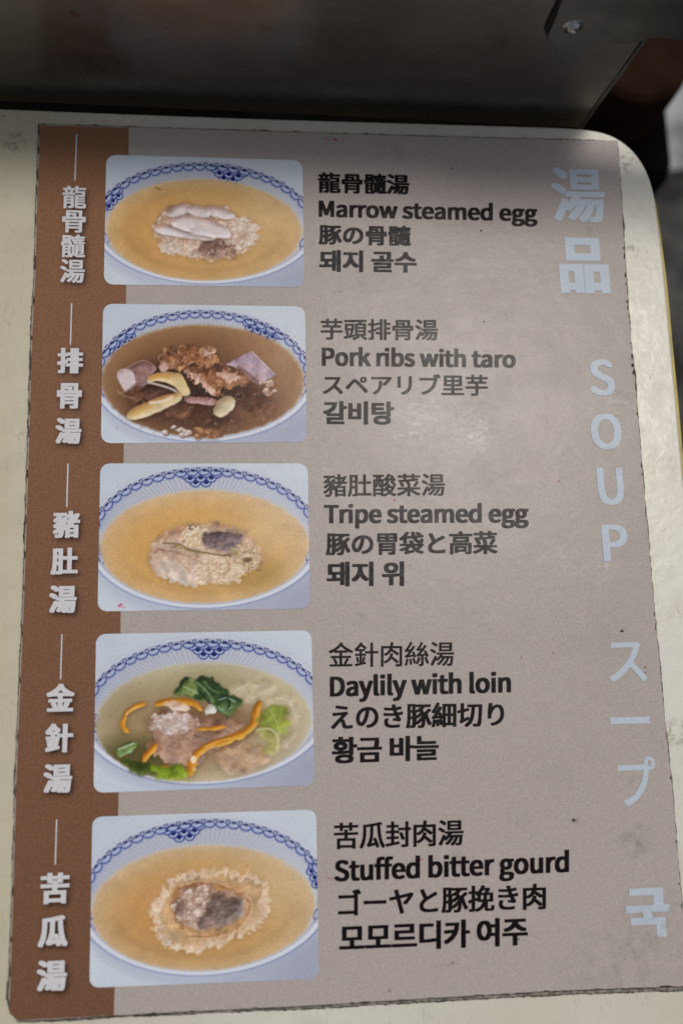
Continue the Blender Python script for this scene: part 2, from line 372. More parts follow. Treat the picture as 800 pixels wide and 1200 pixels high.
# ---------- lettering
def the_font():
    try:
        p = os.path.join(bpy.utils.resource_path('LOCAL'), 'datafiles', 'fonts', 'Noto Sans CJK Regular.woff2')
        return bpy.data.fonts.load(p)
    except Exception: return None
FONT = the_font()
def glyphs(text, weight):
    cu = bpy.data.curves.new('lettering', 'FONT'); cu.body = text
    if FONT: cu.font = FONT
    cu.resolution_u = 4
    o = bpy.data.objects.new('lettering', cu); COL.objects.link(o)
    dg = bpy.context.evaluated_depsgraph_get(); me = bpy.data.meshes.new_from_object(o.evaluated_get(dg))
    bpy.data.objects.remove(o); bpy.data.curves.remove(cu)
    co = np.empty(len(me.vertices) * 3, np.float32); me.vertices.foreach_get('co', co); co = co.reshape(-1, 3)
    me.materials.clear()
    return me, co
LET_Z = HS + .00012
def letters(name, text, quad, mat, weight=.012, z=LET_Z):
    """quad: ink box TL, TR, BR, BL as measured"""
    me, co = glyphs(text, weight)
    # heavier strokes: the same glyphs set again, shifted all round by the extra stroke weight
    nv, npoly = len(co), len(me.polygons); nl = len(me.loops)
    li = np.empty(nl, np.int32); me.loops.foreach_get('vertex_index', li)
    ls = np.empty(npoly, np.int32); me.polygons.foreach_get('loop_start', ls); lt = np.empty(npoly, np.int32); me.polygons.foreach_get('loop_total', lt)
    sh = [(0, 0)] + ([(i * weight * .5, j * weight * .26) for i in (-1, -.5, 0, .5, 1) for j in (-1, -.5, 0, .5, 1) if max(abs(i), abs(j)) == 1] if weight > 0 else [])
    co = np.concatenate([co + [dx, dy, 0] for dx, dy in sh]); lay = np.repeat(np.arange(len(sh)), nv)
    me2 = bpy.data.meshes.new(name); K_ = len(sh)
    me2.vertices.add(nv * K_); me2.loops.add(nl * K_); me2.polygons.add(npoly * K_)
    me2.loops.foreach_set('vertex_index', np.concatenate([li + i * nv for i in range(K_)]).astype(np.int32))
    me2.polygons.foreach_set('loop_start', np.concatenate([ls + i * nl for i in range(K_)]).astype(np.int32))
    me2.polygons.foreach_set('loop_total', np.tile(lt, K_).astype(np.int32))
    bpy.data.meshes.remove(me); me = me2
    mn, mx = co.min(0), co.max(0)
    s = (co[:, 0] - mn[0]) / (mx[0] - mn[0]); t = 1 - (co[:, 1] - mn[1]) / (mx[1] - mn[1])
    a, b, c, d = [np.array(p, float) for p in quad]
    P = a * ((1 - s) * (1 - t))[:, None] + b * (s * (1 - t))[:, None] + c * (s * t)[:, None] + d * ((1 - s) * t)[:, None]
    X = px_array(P[:, 0], P[:, 1], z); X[:, 2] += lay * 2.5e-6
    me.vertices.foreach_set('co', X.astype(np.float32).reshape(-1)); me.update(calc_edges=True)
    me.name = name
    o = link(name, me, mat, menu)
    me.calc_loop_triangles()
    if len(me.polygons) and me.polygons[0].normal.z < 0: me.flip_normals()
    return o, P, me

LINES = [
 ('chinese_line', '龍骨髓湯', (372.4,201.3, 479.6,204, 479.6,227.5, 372.4,225.6), .026),
 ('english_line', 'Marrow steamed egg', (373.2,233.0, 629.6,238.5, 629.6,265.3, 373.2,259.7), .030),
 ('japanese_line', '豚の骨髓', (373.2,262.4, 481.6,264.4, 481.6,287.8, 373.2,286), .026),
 ('korean_line', '돼지 골수', (374,292.2, 488.2,294.6, 488.2,319.2, 374,318), .030),
 ('chinese_line', '芋頭排骨湯', (375.6,373, 513.2,374, 513.2,398.6, 375.6,397.8), .016),
 ('english_line', 'Pork ribs with taro', (377,405.4, 604.2,409.4, 604.2,430.8, 377,428.8), .030),
 ('japanese_line', 'スペアリブ里芋', (378,437.6, 571.6,438.6, 571.6,463.6, 378,462.6), .016),
 ('korean_line', '갈비탕', (378.8,469.8, 461.6,470.4, 461.6,497.6, 378.8,497), .030),
 ('chinese_line', '豬肚酸菜湯', (379,555.6, 521.4,554.8, 521.4,581, 379,582.2), .014),
 ('english_line', 'Tripe steamed egg', (379.4,590, 619.2,589.2, 619.2,619, 379.4,620), .030),
 ('japanese_line', '豚の胃袋と高菜', (381.6,624, 582.8,622.2, 582.8,649.2, 381.6,650.8), .024),
 ('korean_line', '돼지 위', (382.6,658.4, 473.4,657.8, 473.4,686.6, 382.6,687.2), .030),
 ('chinese_line', '金針肉絲湯', (385,753, 532,751.6, 532,780.4, 385,782.2), .010),
 ('english_line', 'Daylily with loin', (386.4,791.3, 598.6,786.3, 598.6,818.5, 386.4,823.6), .030),
 ('japanese_line', 'えのき豚細切り', (387.6,825.4, 590.6,822.4, 590.6,851.2, 387.6,855.8), .022),
 ('korean_line', '황금 바늘', (388.6,863.8, 514,861.6, 514,891, 388.6,895.4), .030),
 ('chinese_line', '苦瓜封肉湯', (391.2,964.8, 543,960.4, 543,991, 391.2,996), .018),
 ('english_line', 'Stuffed bitter gourd', (391.6,1006.4, 666.6,995.5, 666.6,1030.2, 391.6,1041.4), .030),
 ('japanese_line', 'ゴーヤと豚挽き肉', (396,1043, 639.6,1035, 639.6,1066, 396,1075.4), .022),
 ('korean_line', '모모르디카 여주', (397.4,1084, 618.4,1074.6, 618.4,1108, 397.4,1117.6), .030),
]
for nm, tx, q, wt in LINES:
    o, _, _ = letters(nm, tx, [(q[0], q[1]), (q[2], q[3]), (q[4], q[5]), (q[6], q[7])], M['black'], wt)

# upright single glyphs: box in pixels turned into a box square to the sheet
def lean(x0, y0, x1, y1):
    """image slopes of the sheet's own axes at this place"""
    def proj(P):
        c = ROT.transposed() @ (P - CAM); return c.x / -c.z * FPX + 400, -c.y / -c.z * FPX + 600
    C = on_z((x0 + x1) / 2, (y0 + y1) / 2)
    a = proj(C + Vector((.005, 0, 0))); b = proj(C - Vector((.005, 0, 0))); sx = (a[1] - b[1]) / (a[0] - b[0])
    a = proj(C + Vector((0, .005, 0))); b = proj(C - Vector((0, .005, 0))); sy = (a[0] - b[0]) / (a[1] - b[1])
    return sx, sy
def upright(x0, y0, x1, y1):
    sx, sy = lean(x0, y0, x1, y1)
    w_, h_ = x1 - x0, y1 - y0
    # shrink so that the leaning quad keeps the measured box
    ww = (w_ - abs(sy) * h_) / (1 - abs(sx * sy)); hh = (h_ - abs(sx) * w_) / (1 - abs(sx * sy))
    cx, cy = (x0 + x1) / 2, (y0 + y1) / 2; out = []
    for a, b in ((-.5, -.5), (.5, -.5), (.5, .5), (-.5, .5)):
        out.append((cx + a * ww + b * hh * sy, cy + b * hh + a * ww * sx))
    return out
TITLE = [('湯', 643.5,195.6,710.7,260.8, .022), ('品', 652,277.8,715.5,344.3, .036), ('S', 688.9,420.9,721.4,463.4, .022), ('O', 690.3,484.6,729.6,526.4, .022),
         ('U', 698.4,548,732,592, .022), ('P', 704,614.6,737,658, .022), ('ス', 710.4,752,758.4,799.4, .012), ('ー', 714.6,839.6,761.4,849.5, .0),
         ('プ', 722,886.5,771,945, .012), ('국', 731,1040,786.4,1100, .045)]
for ch, x0, y0, x1, y1, wt in TITLE: letters('title_letter', ch, upright(x0, y0, x1, y1), M['pale'], wt)

SIDE = [[('龍',72.8,217,101.6,244.2), ('骨',72.5,245.8,100.7,272.5), ('髓',71.2,274.2,100.3,301.7), ('湯',70,303.3,99.7,331.3)],
        [('排',66.7,407.5,97.8,437.5), ('骨',66.2,448.7,96.2,478.7), ('湯',64.5,489.7,95.8,520)],
        [('豬',61.7,598.7,94.2,630.5), ('肚',59.2,641.7,91.7,673.7), ('湯',57,685.8,90.3,718.7)],
        [('金',53.8,801,87.7,834.5), ('針',52.5,847.5,86.2,882.5), ('湯',50.3,895,85,930)],
        [('苦',46.9,1022.5,81.8,1060.2), ('瓜',44,1072.7,80.2,1111), ('湯',42.5,1124.8,78.9,1162.8)]]
RULES = [((89.8,157),(87.8,211)), ((84,355),(82.5,403.7)), ((79.7,543.3),(78.2,594.3)), ((72.5,743.3),(71,796.3)), ((66.4,960.5),(64.7,1013.6))]
# print raster of the band: pixel space x 0..160, y 140..1200 at 2 samples a pixel
RS = 2; RW, RH = 160 * RS, 1070 * RS; mask = np.zeros((RH, RW), np.float32)
def raster(P, me):
    me.calc_loop_triangles(); nt_ = len(me.loop_triangles); tri = np.empty(nt_ * 3, np.int32)
    me.loop_triangles.foreach_get('vertices', tri); T = P[tri].reshape(-1, 3, 2); T = (T - [0, 140]) * RS
    for a, b, c in T:
        x0, y0 = np.floor(np.minimum(np.minimum(a, b), c)).astype(int); x1, y1 = np.ceil(np.maximum(np.maximum(a, b), c)).astype(int) + 1
        x0 = max(x0, 0); y0 = max(y0, 0); x1 = min(x1, RW); y1 = min(y1, RH)
        if x1 <= x0 or y1 <= y0: continue
        X, Y = np.meshgrid(np.arange(x0, x1) + .5, np.arange(y0, y1) + .5)
        d1 = (b[0]-a[0])*(Y-a[1])-(b[1]-a[1])*(X-a[0]); d2 = (c[0]-b[0])*(Y-b[1])-(c[1]-b[1])*(X-b[0]); d3 = (a[0]-c[0])*(Y-c[1])-(a[1]-c[1])*(X-c[0])
        mask[y0:y1, x0:x1] = np.maximum(mask[y0:y1, x0:x1], ((d1 >= 0) & (d2 >= 0) & (d3 >= 0)) | ((d1 <= 0) & (d2 <= 0) & (d3 <= 0)))
for col_, rule in zip(SIDE, RULES):
    for k_, (ch, x0, y0, x1, y1) in enumerate(col_):
        o, P, me = letters('heading_letter', ch, upright(x0, y0, x1, y1), M['white'], .035 if len(col_) == 3 else .020); raster(P, me)
    (x0, y0), (x1, y1) = rule
    sheet_face('heading_rule', [on_z(*p, LET_Z) - Vector((0, 0, TABLE_Z)) for p in ((x0 - .75, y0), (x0 + .75, y0), (x1 + .75, y1), (x1 - .75, y1))], LET_Z, M['white'], menu)
def blur(a, s):
    r = int(3 * s) + 1; k_ = np.exp(-.5 * (np.arange(-r, r + 1) / s) ** 2); k_ /= k_.sum()
    p = np.pad(a, ((r, r), (r, r)), mode='edge')
    p = sum(k_[i] * p[i:i + a.shape[0], :] for i in range(2 * r + 1))
    return sum(k_[i] * p[:, i:i + a.shape[1]] for i in range(2 * r + 1))
shadow = blur(mask, 3.2 * RS)                    # the printed soft drop shadow of the white headings
shadow = np.roll(np.roll(shadow, int(2.6 * RS), 1), int(3.0 * RS), 0)
def band():
    h_, w_ = 860, 88
    v = np.linspace(0, 1, h_); top = (47.0, 146.4), (151, 149.4); rows = []
    Y = np.linspace(146.3, 1195.0, h_)
    xl = np.array([lx_at(y) for y in Y]) + .9; xl[-8:] += np.linspace(0, 10, 8)
    xr = np.interp(Y, [149, 350, 535, 720, 940, 1165, 1195], [151, 147.6, 144.8, 141.4, 138.8, 134.2, 133.4])
    s = np.linspace(0, 1, w_)
    U = xl[:, None] + (xr - xl)[:, None] * s
    slope = np.interp(Y, [146, 650, 1195], [.029, -.01, -.048]); V = Y[:, None] + slope[:, None] * (U - 46)
    V = np.where(Y[:, None] > 1180, np.minimum(V, 1196.2 - .0515 * (U - 22)), V)
    XYZ = px_array(U, V, HS + .00006)
    ix = np.clip((U * RS).astype(int), 0, RW - 1); iy = np.clip(((V - 140) * RS).astype(int), 0, RH - 1)
    sh = np.clip(shadow[iy, ix] * 1.15, 0, .8)[..., None]
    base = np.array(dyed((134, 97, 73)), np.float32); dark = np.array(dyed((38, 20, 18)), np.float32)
    base_vignette = np.array(dyed((114, 81, 61)), np.float32)  # darker lower end: part print tone, part vignetting painted into the brown
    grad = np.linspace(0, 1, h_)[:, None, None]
    c = (base * (1 - grad) + base_vignette * grad) * (1 - sh) + dark * sh
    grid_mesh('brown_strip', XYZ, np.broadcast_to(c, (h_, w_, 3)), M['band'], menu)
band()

# ------------------------------------------------------------------ the five printed photographs
def nz(shape, s, seed):
    r = np.random.default_rng(seed); a = r.normal(size=(max(2, int(shape[0] / s) + 3), max(2, int(shape[1] / s) + 3)))
    y = np.linspace(0, a.shape[0] - 2.001, shape[0]); x = np.linspace(0, a.shape[1] - 2.001, shape[1])
    yi, xi = y.astype(int), x.astype(int); fy, fx = (y - yi)[:, None], (x - xi)[None]
    fy = fy * fy * (3 - 2 * fy); fx = fx * fx * (3 - 2 * fx)
    return a[yi][:, xi]*(1-fy)*(1-fx) + a[yi][:, xi+1]*(1-fy)*fx + a[yi+1][:, xi]*fy*(1-fx) + a[yi+1][:, xi+1]*fy*fx
def fbm(shape, s, seed, oct=4, g=.55):
    out = 0; amp = 1
    for i in range(oct): out = out + amp * nz(shape, max(1.2, s / 2 ** i), seed + i); amp *= g
    return out
def spl(pts, closed=True, n=10):
    P = [np.array(p, float) for p in pts]; m = len(P); out = []
    for i in range(m if closed else m - 1):
        g_ = (lambda j: P[j % m]) if closed else (lambda j: P[min(max(j, 0), m - 1)])
        a, b, c, d = g_(i - 1), g_(i), g_(i + 1), g_(i + 2)
        for j in range(n):
            t = j / n; out.append(.5 * ((2*b)+(c-a)*t+(2*a-5*b+4*c-d)*t*t+(3*b-a-3*c+d)*t**3))
    return np.array(out)
class Paint:
    def __init__(s, rect, seed, W_=620):
        s.x0, s.y0, s.x1, s.y1 = rect; s.k = W_ / (s.x1 - s.x0); s.W = W_; s.H = int(round((s.y1 - s.y0) * s.k)); s.seed = seed
        s.X, s.Y = np.meshgrid(s.x0 + (np.arange(s.W) + .5) / s.k, s.y0 + (np.arange(s.H) + .5) / s.k)
        s.a = np.zeros((s.H, s.W, 3)); s.sh = (s.H, s.W)
    def rgb(s, c): return np.array(c, float) / 255
    def over(s, m, c):
        c = s.rgb(c) if isinstance(c, tuple) else c
        m = np.clip(m, 0, 1)[..., None]; s.a = s.a * (1 - m) + c * m
    def ell(s, cx, cy, a, b, soft=.01): 
        r = np.sqrt(((s.X - cx) / a) ** 2 + ((s.Y - cy) / b) ** 2); return np.clip((1 - r) / soft + .5, 0, 1), r
    def win(s, P, pad):
        x0 = max(0, int((P[:, 0].min() - pad - s.x0) * s.k)); x1 = min(s.W, int((P[:, 0].max() + pad - s.x0) * s.k) + 1)
        y0 = max(0, int((P[:, 1].min() - pad - s.y0) * s.k)); y1 = min(s.H, int((P[:, 1].max() + pad - s.y0) * s.k) + 1)
        return (slice(y0, y1), slice(x0, x1)) if x1 > x0 and y1 > y0 else None
    def poly(s, P, w_, warp=0, ws=14, seed=0):
        X, Y = s.X[w_], s.Y[w_]
        if warp: X = X + warp * fbm(s.sh, ws * s.k, s.seed * 31 + seed, 2)[w_]; Y = Y + warp * fbm(s.sh, ws * s.k, s.seed * 31 + seed + 50, 2)[w_]
        ins = np.zeros(X.shape, bool); n_ = len(P)
        for i in range(n_):
            (xa, ya), (xb, yb) = P[i], P[(i + 1) % n_]
            if ya == yb: continue
            ins ^= ((Y > ya) != (Y > yb)) & (X < (xb - xa) * (Y - ya) / (yb - ya) + xa)
        return ins.astype(float)
    def blob(s, pts, base, lo, hi, warp=3, ws=14, bs=8, bump=1., edge=1.6, seed=0, dome=10, alpha=1., smooth=True, light=(-.45, -.8), shadow=.35, gain=1., octs=4, shine=.55):
        P = spl(pts) if smooth else np.array(pts, float); w_ = s.win(P, 34)
        if w_ is None: return
        m = s.poly(P, w_, warp, ws, seed)
        if shadow:
            q = blur(m, 9 * s.k); q = np.roll(q, int(4 * s.k), 0); sub = s.a[w_]; f = (np.clip(q, 0, 1) * shadow)[..., None]
            s.a[w_] = sub * (1 - f) + sub * np.array([.55, .45, .38]) * f
        hgt = blur(m, dome * s.k) * dome * 1.6 + bump * 1.5 * fbm(s.sh, bs * 2.2 * s.k, s.seed * 77 + seed, octs, .5)[w_]
        gy, gx = np.gradient(hgt, 1 / s.k)
        sh_ = (gx * light[0] + gy * light[1]) * -1 * -1
        sh_ = np.tanh(sh_ * 1.1 * gain)
        c = np.where(sh_[..., None] > 0, s.rgb(base) + (s.rgb(hi) - s.rgb(base)) * sh_[..., None], s.rgb(base) + (s.rgb(lo) - s.rgb(base)) * (-sh_[..., None]))
        v1 = fbm(s.sh, 30 * s.k, s.seed * 91 + seed, 4, .6)[w_][..., None]; v2 = fbm(s.sh, 26 * s.k, s.seed * 93 + seed, 3, .6)[w_][..., None]
        c = c * (1 + (.075 if octs > 2 else .03) * v1) * (1 + .02 * v2 * np.array([1., .2, -.7]))
        gl = np.clip((sh_ - .62) / .3, 0, 1) * np.clip(nz(s.sh, 5 * s.k, s.seed * 7 + seed)[w_] + .1, 0, 1); c = c + (s.rgb((238, 230, 226)) - c) * (gl * shine)[..., None]
        mm = np.clip(blur(m, edge * s.k), 0, 1)[..., None] * alpha
        s.a[w_] = s.a[w_] * (1 - mm) + c * mm
    def stroke(s, pts, wdt, c, soft=1.2, alpha=1., spline=True):
        P = spl(pts, False, 8) if spline and len(pts) > 2 else np.array(pts, float); w_ = s.win(P, wdt + 4)
        if w_ is None: return
        X, Y = s.X[w_], s.Y[w_]; D = np.full(X.shape, 1e9)
        for a, b in zip(P[:-1], P[1:]):
            d = b - a; L = d @ d + 1e-9; t = np.clip(((X - a[0]) * d[0] + (Y - a[1]) * d[1]) / L, 0, 1)
            D = np.minimum(D, np.hypot(X - a[0] - t * d[0], Y - a[1] - t * d[1]))
        m = (np.clip((wdt / 2 - D) / soft + .5, 0, 1) * alpha)[..., None]; s.a[w_] = s.a[w_] * (1 - m) + s.rgb(c) * m
    def tube(s, pts, wdt, base, lo, hi, **k):
        P = spl(pts, False, 6); n_ = len(P); L, R_ = [], []
        for i, p in enumerate(P):
            t = P[min(i + 1, n_ - 1)] - P[max(i - 1, 0)]; t = t / (np.linalg.norm(t) + 1e-9); q = np.array([-t[1], t[0]])
            w_ = wdt / 2 * min(1, .35 + min(i, n_ - 1 - i) / 4)
            L.append(p + q * w_); R_.append(p - q * w_)
        s.blob(L + R_[::-1], base, lo, hi, smooth=False, **k)
    def dot(s, x, y, rx, ry, c, alpha=1.):
        w_ = s.win(np.array([[x, y]]), max(rx, ry) + 2)
        if w_ is None: return
        r = np.sqrt(((s.X[w_] - x) / rx) ** 2 + ((s.Y[w_] - y) / ry) ** 2); m = (np.clip((1 - r) * min(rx, ry) / 1.2 + .5, 0, 1) * alpha)[..., None]
        s.a[w_] = s.a[w_] * (1 - m) + s.rgb(c) * m
    # the painted lace border along the bowl's back rim and its fans of scales
    def lace(s, cx, cy, a, b, fans, inset=20):
        th = np.linspace(-math.pi * 1.12, math.pi * .12, 3000); ex, ey = cx + (a - inset) * np.cos(th), cy + (b - inset) * np.sin(th)
        L = np.r_[0, np.cumsum(np.hypot(np.diff(ex), np.diff(ey)))]
        pitch = 41.; n_ = int(L[-1] / pitch)
        BL_, DK = (58, 72, 142), (26, 34, 102)
        # soft blue tint under the border
        _, r = s.ell(cx, cy, a, b); back = np.clip((cy - s.Y) / 40, 0, 1)
        s.over(np.exp(-((r - (1 - 17 / b)) / (15 / b)) ** 2) * .30 * back, (120, 132, 180))
        def at(l):
            x, y = np.interp(l, L, ex), np.interp(l, L, ey); x2, y2 = np.interp(l + 2, L, ex), np.interp(l + 2, L, ey)
            t = np.array([x2 - x, y2 - y]); t /= np.linalg.norm(t) + 1e-9; nn = np.array([-t[1], t[0]])
            if nn @ np.array([cx - x, cy - y]) < 0: nn = -nn
            return np.array([x, y]), t, nn
        def scale_(p, t, nn, w_, h_):
            A = [p + t * (w_ / 2) * math.cos(q) + nn * h_ * math.sin(q) for q in np.linspace(0, math.pi, 11)]
            s.blobflat(A, (178, 188, 216)); s.stroke(A, 4.4, BL_, spline=False)
            s.blobflat([p + t * (w_ * .31) * math.cos(q) + nn * (-3 + h_ * .74 * math.sin(q)) for q in np.linspace(0, math.pi, 9)], DK)
        for (fx, rows, wd) in fans:
            i = int(np.argmin(np.abs(ex - fx) + np.where(ey > cy, 1e4, 0))) if not isinstance(fx, tuple) else int(np.argmin(np.hypot(ex - fx[0], ey - fx[1])))
            l0 = L[i]
            for rr in range(len(rows) - 1, -1, -1):
                for j in range(rows[rr]):
                    p, t, nn = at(l0 + (j - (rows[rr] - 1) / 2) * wd); p = p + nn * (4 + rr * 16)
                    scale_(p, t, nn, wd, 21)
        for j in range(n_ + 1):
            l = j * pitch + 7; p, t, nn = at(l)
            A = [p + t * 19.5 * math.cos(q) + nn * (4 + 13 * math.sin(q)) for q in np.linspace(0, math.pi, 10)]
            s.blobflat([q_ for q_ in A], (168, 178, 210)); s.stroke(A, 4.0, BL_, spline=False, alpha=.95); s.stroke([q_ + nn * 4.5 for q_ in A[2:-2]], 2.2, (120, 132, 185), spline=False, alpha=.6)
            s.stroke([p - t * 5 - nn * 2, p + t * 5 - nn * 2], 6.6, DK, spline=False)
            c_ = p + t * pitch / 2 - nn * 1
            for dx, dy in ((-6.5, 1), (6.5, 1), (-4, -7), (4, -7), (0, 7)):
                q_ = c_ + t * dx + nn * dy; s.dot(q_[0], q_[1], 2.8, 2.8, DK, .9)
    def blobflat(s, pts, c):
        P = np.array(pts, float); w_ = s.win(P, 6)
        if w_ is None: return
        m = blur(s.poly(P, w_), .8 * s.k)[..., None]; s.a[w_] = s.a[w_] * (1 - m) + s.rgb(c) * m
    def tint(s, m, c): s.over(m * s.ms, c)
    def bowl(s, outer, soup, soup_c, edge_c, dark_c, fans, ribs=.5):
        cx, cy, a, b = outer; sx, sy, sa, sb = soup
        n1 = fbm(s.sh, 60 * s.k, s.seed, 3)
        s.a[:] = s.rgb((190, 200, 212)); s.over(.5 + .2 * n1, (196, 205, 216))
        g_ = np.clip((s.Y - cy) / 200, 0, 1) * np.clip((s.X - cx + 150) / 500, 0, 1); s.over(g_ * 1.1, (160, 165, 186))
        s.over(np.clip((cy - s.Y) / 260, 0, 1) * np.clip((cx - s.X) / 420, 0, 1) * .4, (172, 186, 204))
        m, r = s.ell(cx, cy, a, b, .012)
        low = np.clip((s.Y - cy) / 60, 0, 1)
        s.over(s.ell(cx, cy + 40, a * .98, b, .10)[0] * low * .6, (166, 173, 194))
        s.over(s.ell(cx - 60, cy + 34, a * .8, b, .08)[0] * low * .35, (184, 192, 212))
        # inner wall: bright near the rim, greyer where it dips to the broth, lit from the left
        s.over(m, (188, 193, 204))
        s.over(m * np.clip((.99 - r) / .16, 0, 1) * np.clip((cy + 30 - s.Y) / 80, 0, 1) * .75, (165, 170, 188))
        s.over(m * np.clip((s.X - cx - 40) / 260, 0, 1) * np.clip((cy + 60 - s.Y) / 100, 0, 1) * .40, (200, 205, 216))
        s.over(m * np.clip((cx - 150 - s.X) / 200, 0, 1) * .35, (160, 167, 188))
        th = np.arctan2((s.Y - cy) / b, (s.X - cx) / a)
        rib = np.clip(np.sin(th * 130), 0, 1) * np.clip((cy + 20 - s.Y) / 60, 0, 1)
        s.over(m * rib * (.25 + .35 * ribs), (202, 207, 218))
        s.over(m * np.exp(-((r - .985) / .012) ** 2) * .85, (212, 217, 226))
        s.lace(cx, cy, a, b, fans)
        fr = np.clip((s.Y - cy - 25) / 50, 0, 1)
        s.over(np.exp(-((r - .975) / .022) ** 2) * fr * .95, (206, 212, 226)); s.over(np.exp(-((r - 1.012) / .007) ** 2) * fr * .7, (112, 126, 182))
        s.over(np.exp(-((r - .945) / .012) ** 2) * fr * .5, (150, 150, 176))
        # broth: clear and pale over the sloping wall, deep in the middle and towards the viewer
        jit = .005 * fbm(s.sh, 14 * s.k, s.seed + 3, 3)
        rs = np.sqrt(((s.X - sx) / sa) ** 2 + ((s.Y - sy) / sb) ** 2) + jit
        soft = .035 + .05 * np.clip((sy - s.Y) / sb + .3, 0, 1)
        ms = np.clip((1.0 - rs) / soft + .5, 0, 1); ms = ms * ms * (3 - 2 * ms)
        deep = np.clip((1 - rs) / .42, 0, 1)[..., None] ** .8
        c = s.rgb(edge_c) + (s.rgb(soup_c) - s.rgb(edge_c)) * deep
        f2 = np.exp(-(((s.X - sx + 30) / (sa * .80)) ** 2 + ((s.Y - sy - 45) / (sb * .75)) ** 2) * 1.3)[..., None]
        c = c + (s.rgb(dark_c) - c) * f2 * .85
        f3 = np.exp(-(((s.X - sx - sa * .62) / 120) ** 2 + ((s.Y - sy + 50) / 110) ** 2))[..., None]
        c = c + (s.rgb(edge_c) * 1.04 - c) * f3 * .6
        f4 = np.exp(-((rs - .80) / .05) ** 2)[..., None] * np.clip((s.Y - sy) / 60, 0, 1)[..., None]
        c = c * (1 - .05 * f4)
        c = c * (1 + .016 * fbm(s.sh, 50 * s.k, s.seed + 9, 4)[..., None]) * (1 + .022 * nz(s.sh, 2.2, s.seed + 5)[..., None])
        s.over(ms, c); s.ms = ms
        s.over(np.exp(-((rs - 1.0) / .014) ** 2) * .30, (206, 196, 182))
        # little droplets of fat catching the light
        q = np.random.default_rng(s.seed + 70)
        for i in range(46):
            t_, u_ = q.uniform(0, 6.28), q.uniform(.45, .93); x, y = sx + sa * u_ * math.cos(t_), sy + sb * u_ * math.sin(t_); w_ = q.uniform(1.6, 4.6)
            s.dot(x, y, w_ * 1.3, w_, tuple(np.array(dark_c) * .93), .45); s.dot(x - w_ * .3, y - w_ * .35, w_ * .5, w_ * .4, (232, 214, 180), .6)
    def ripple(s, x0, y0, x1, y1, amp=5, sc=11, seed=0):
        """irregular organic outlines: shift the picture inside a soft box by noise"""
        m = np.clip((s.X - x0) / 25, 0, 1) * np.clip((x1 - s.X) / 25, 0, 1) * np.clip((s.Y - y0) / 20, 0, 1) * np.clip((y1 - s.Y) / 20, 0, 1)
        dx = fbm(s.sh, sc * s.k, s.seed * 13 + 400 + seed, 3, .6) * amp * s.k * m; dy = fbm(s.sh, sc * s.k, s.seed * 13 + 500 + seed, 3, .6) * amp * s.k * m
        jy, jx = np.meshgrid(np.arange(s.H), np.arange(s.W), indexing='ij'); fx = np.clip(jx + dx, 0, s.W - 1.01); fy = np.clip(jy + dy, 0, s.H - 1.01)
        xi, yi = fx.astype(int), fy.astype(int); fx = (fx - xi)[..., None]; fy = (fy - yi)[..., None]; a = s.a
        s.a = a[yi, xi]*(1-fx)*(1-fy) + a[yi, xi+1]*fx*(1-fy) + a[yi+1, xi]*(1-fx)*fy + a[yi+1, xi+1]*fx*fy
    def specks(s, pts, n_, c, r0, r1, al, seed):
        P = spl(pts); r = np.random.default_rng(seed); k_ = 0
        x0, y0 = P.min(0); x1, y1 = P.max(0)
        from math import pi
        while k_ < n_:
            x, y = r.uniform(x0, x1), r.uniform(y0, y1); ins = False
            for i in range(len(P)):
                (xa, ya), (xb, yb) = P[i], P[(i + 1) % len(P)]
                if (ya > y) != (yb > y) and x < (xb - xa) * (y - ya) / (yb - ya) + xa: ins = not ins
            k_ += 1
            if ins: s.dot(x, y, r.uniform(r0, r1), r.uniform(r0, r1) * .8, c, al * r.uniform(.4, 1))

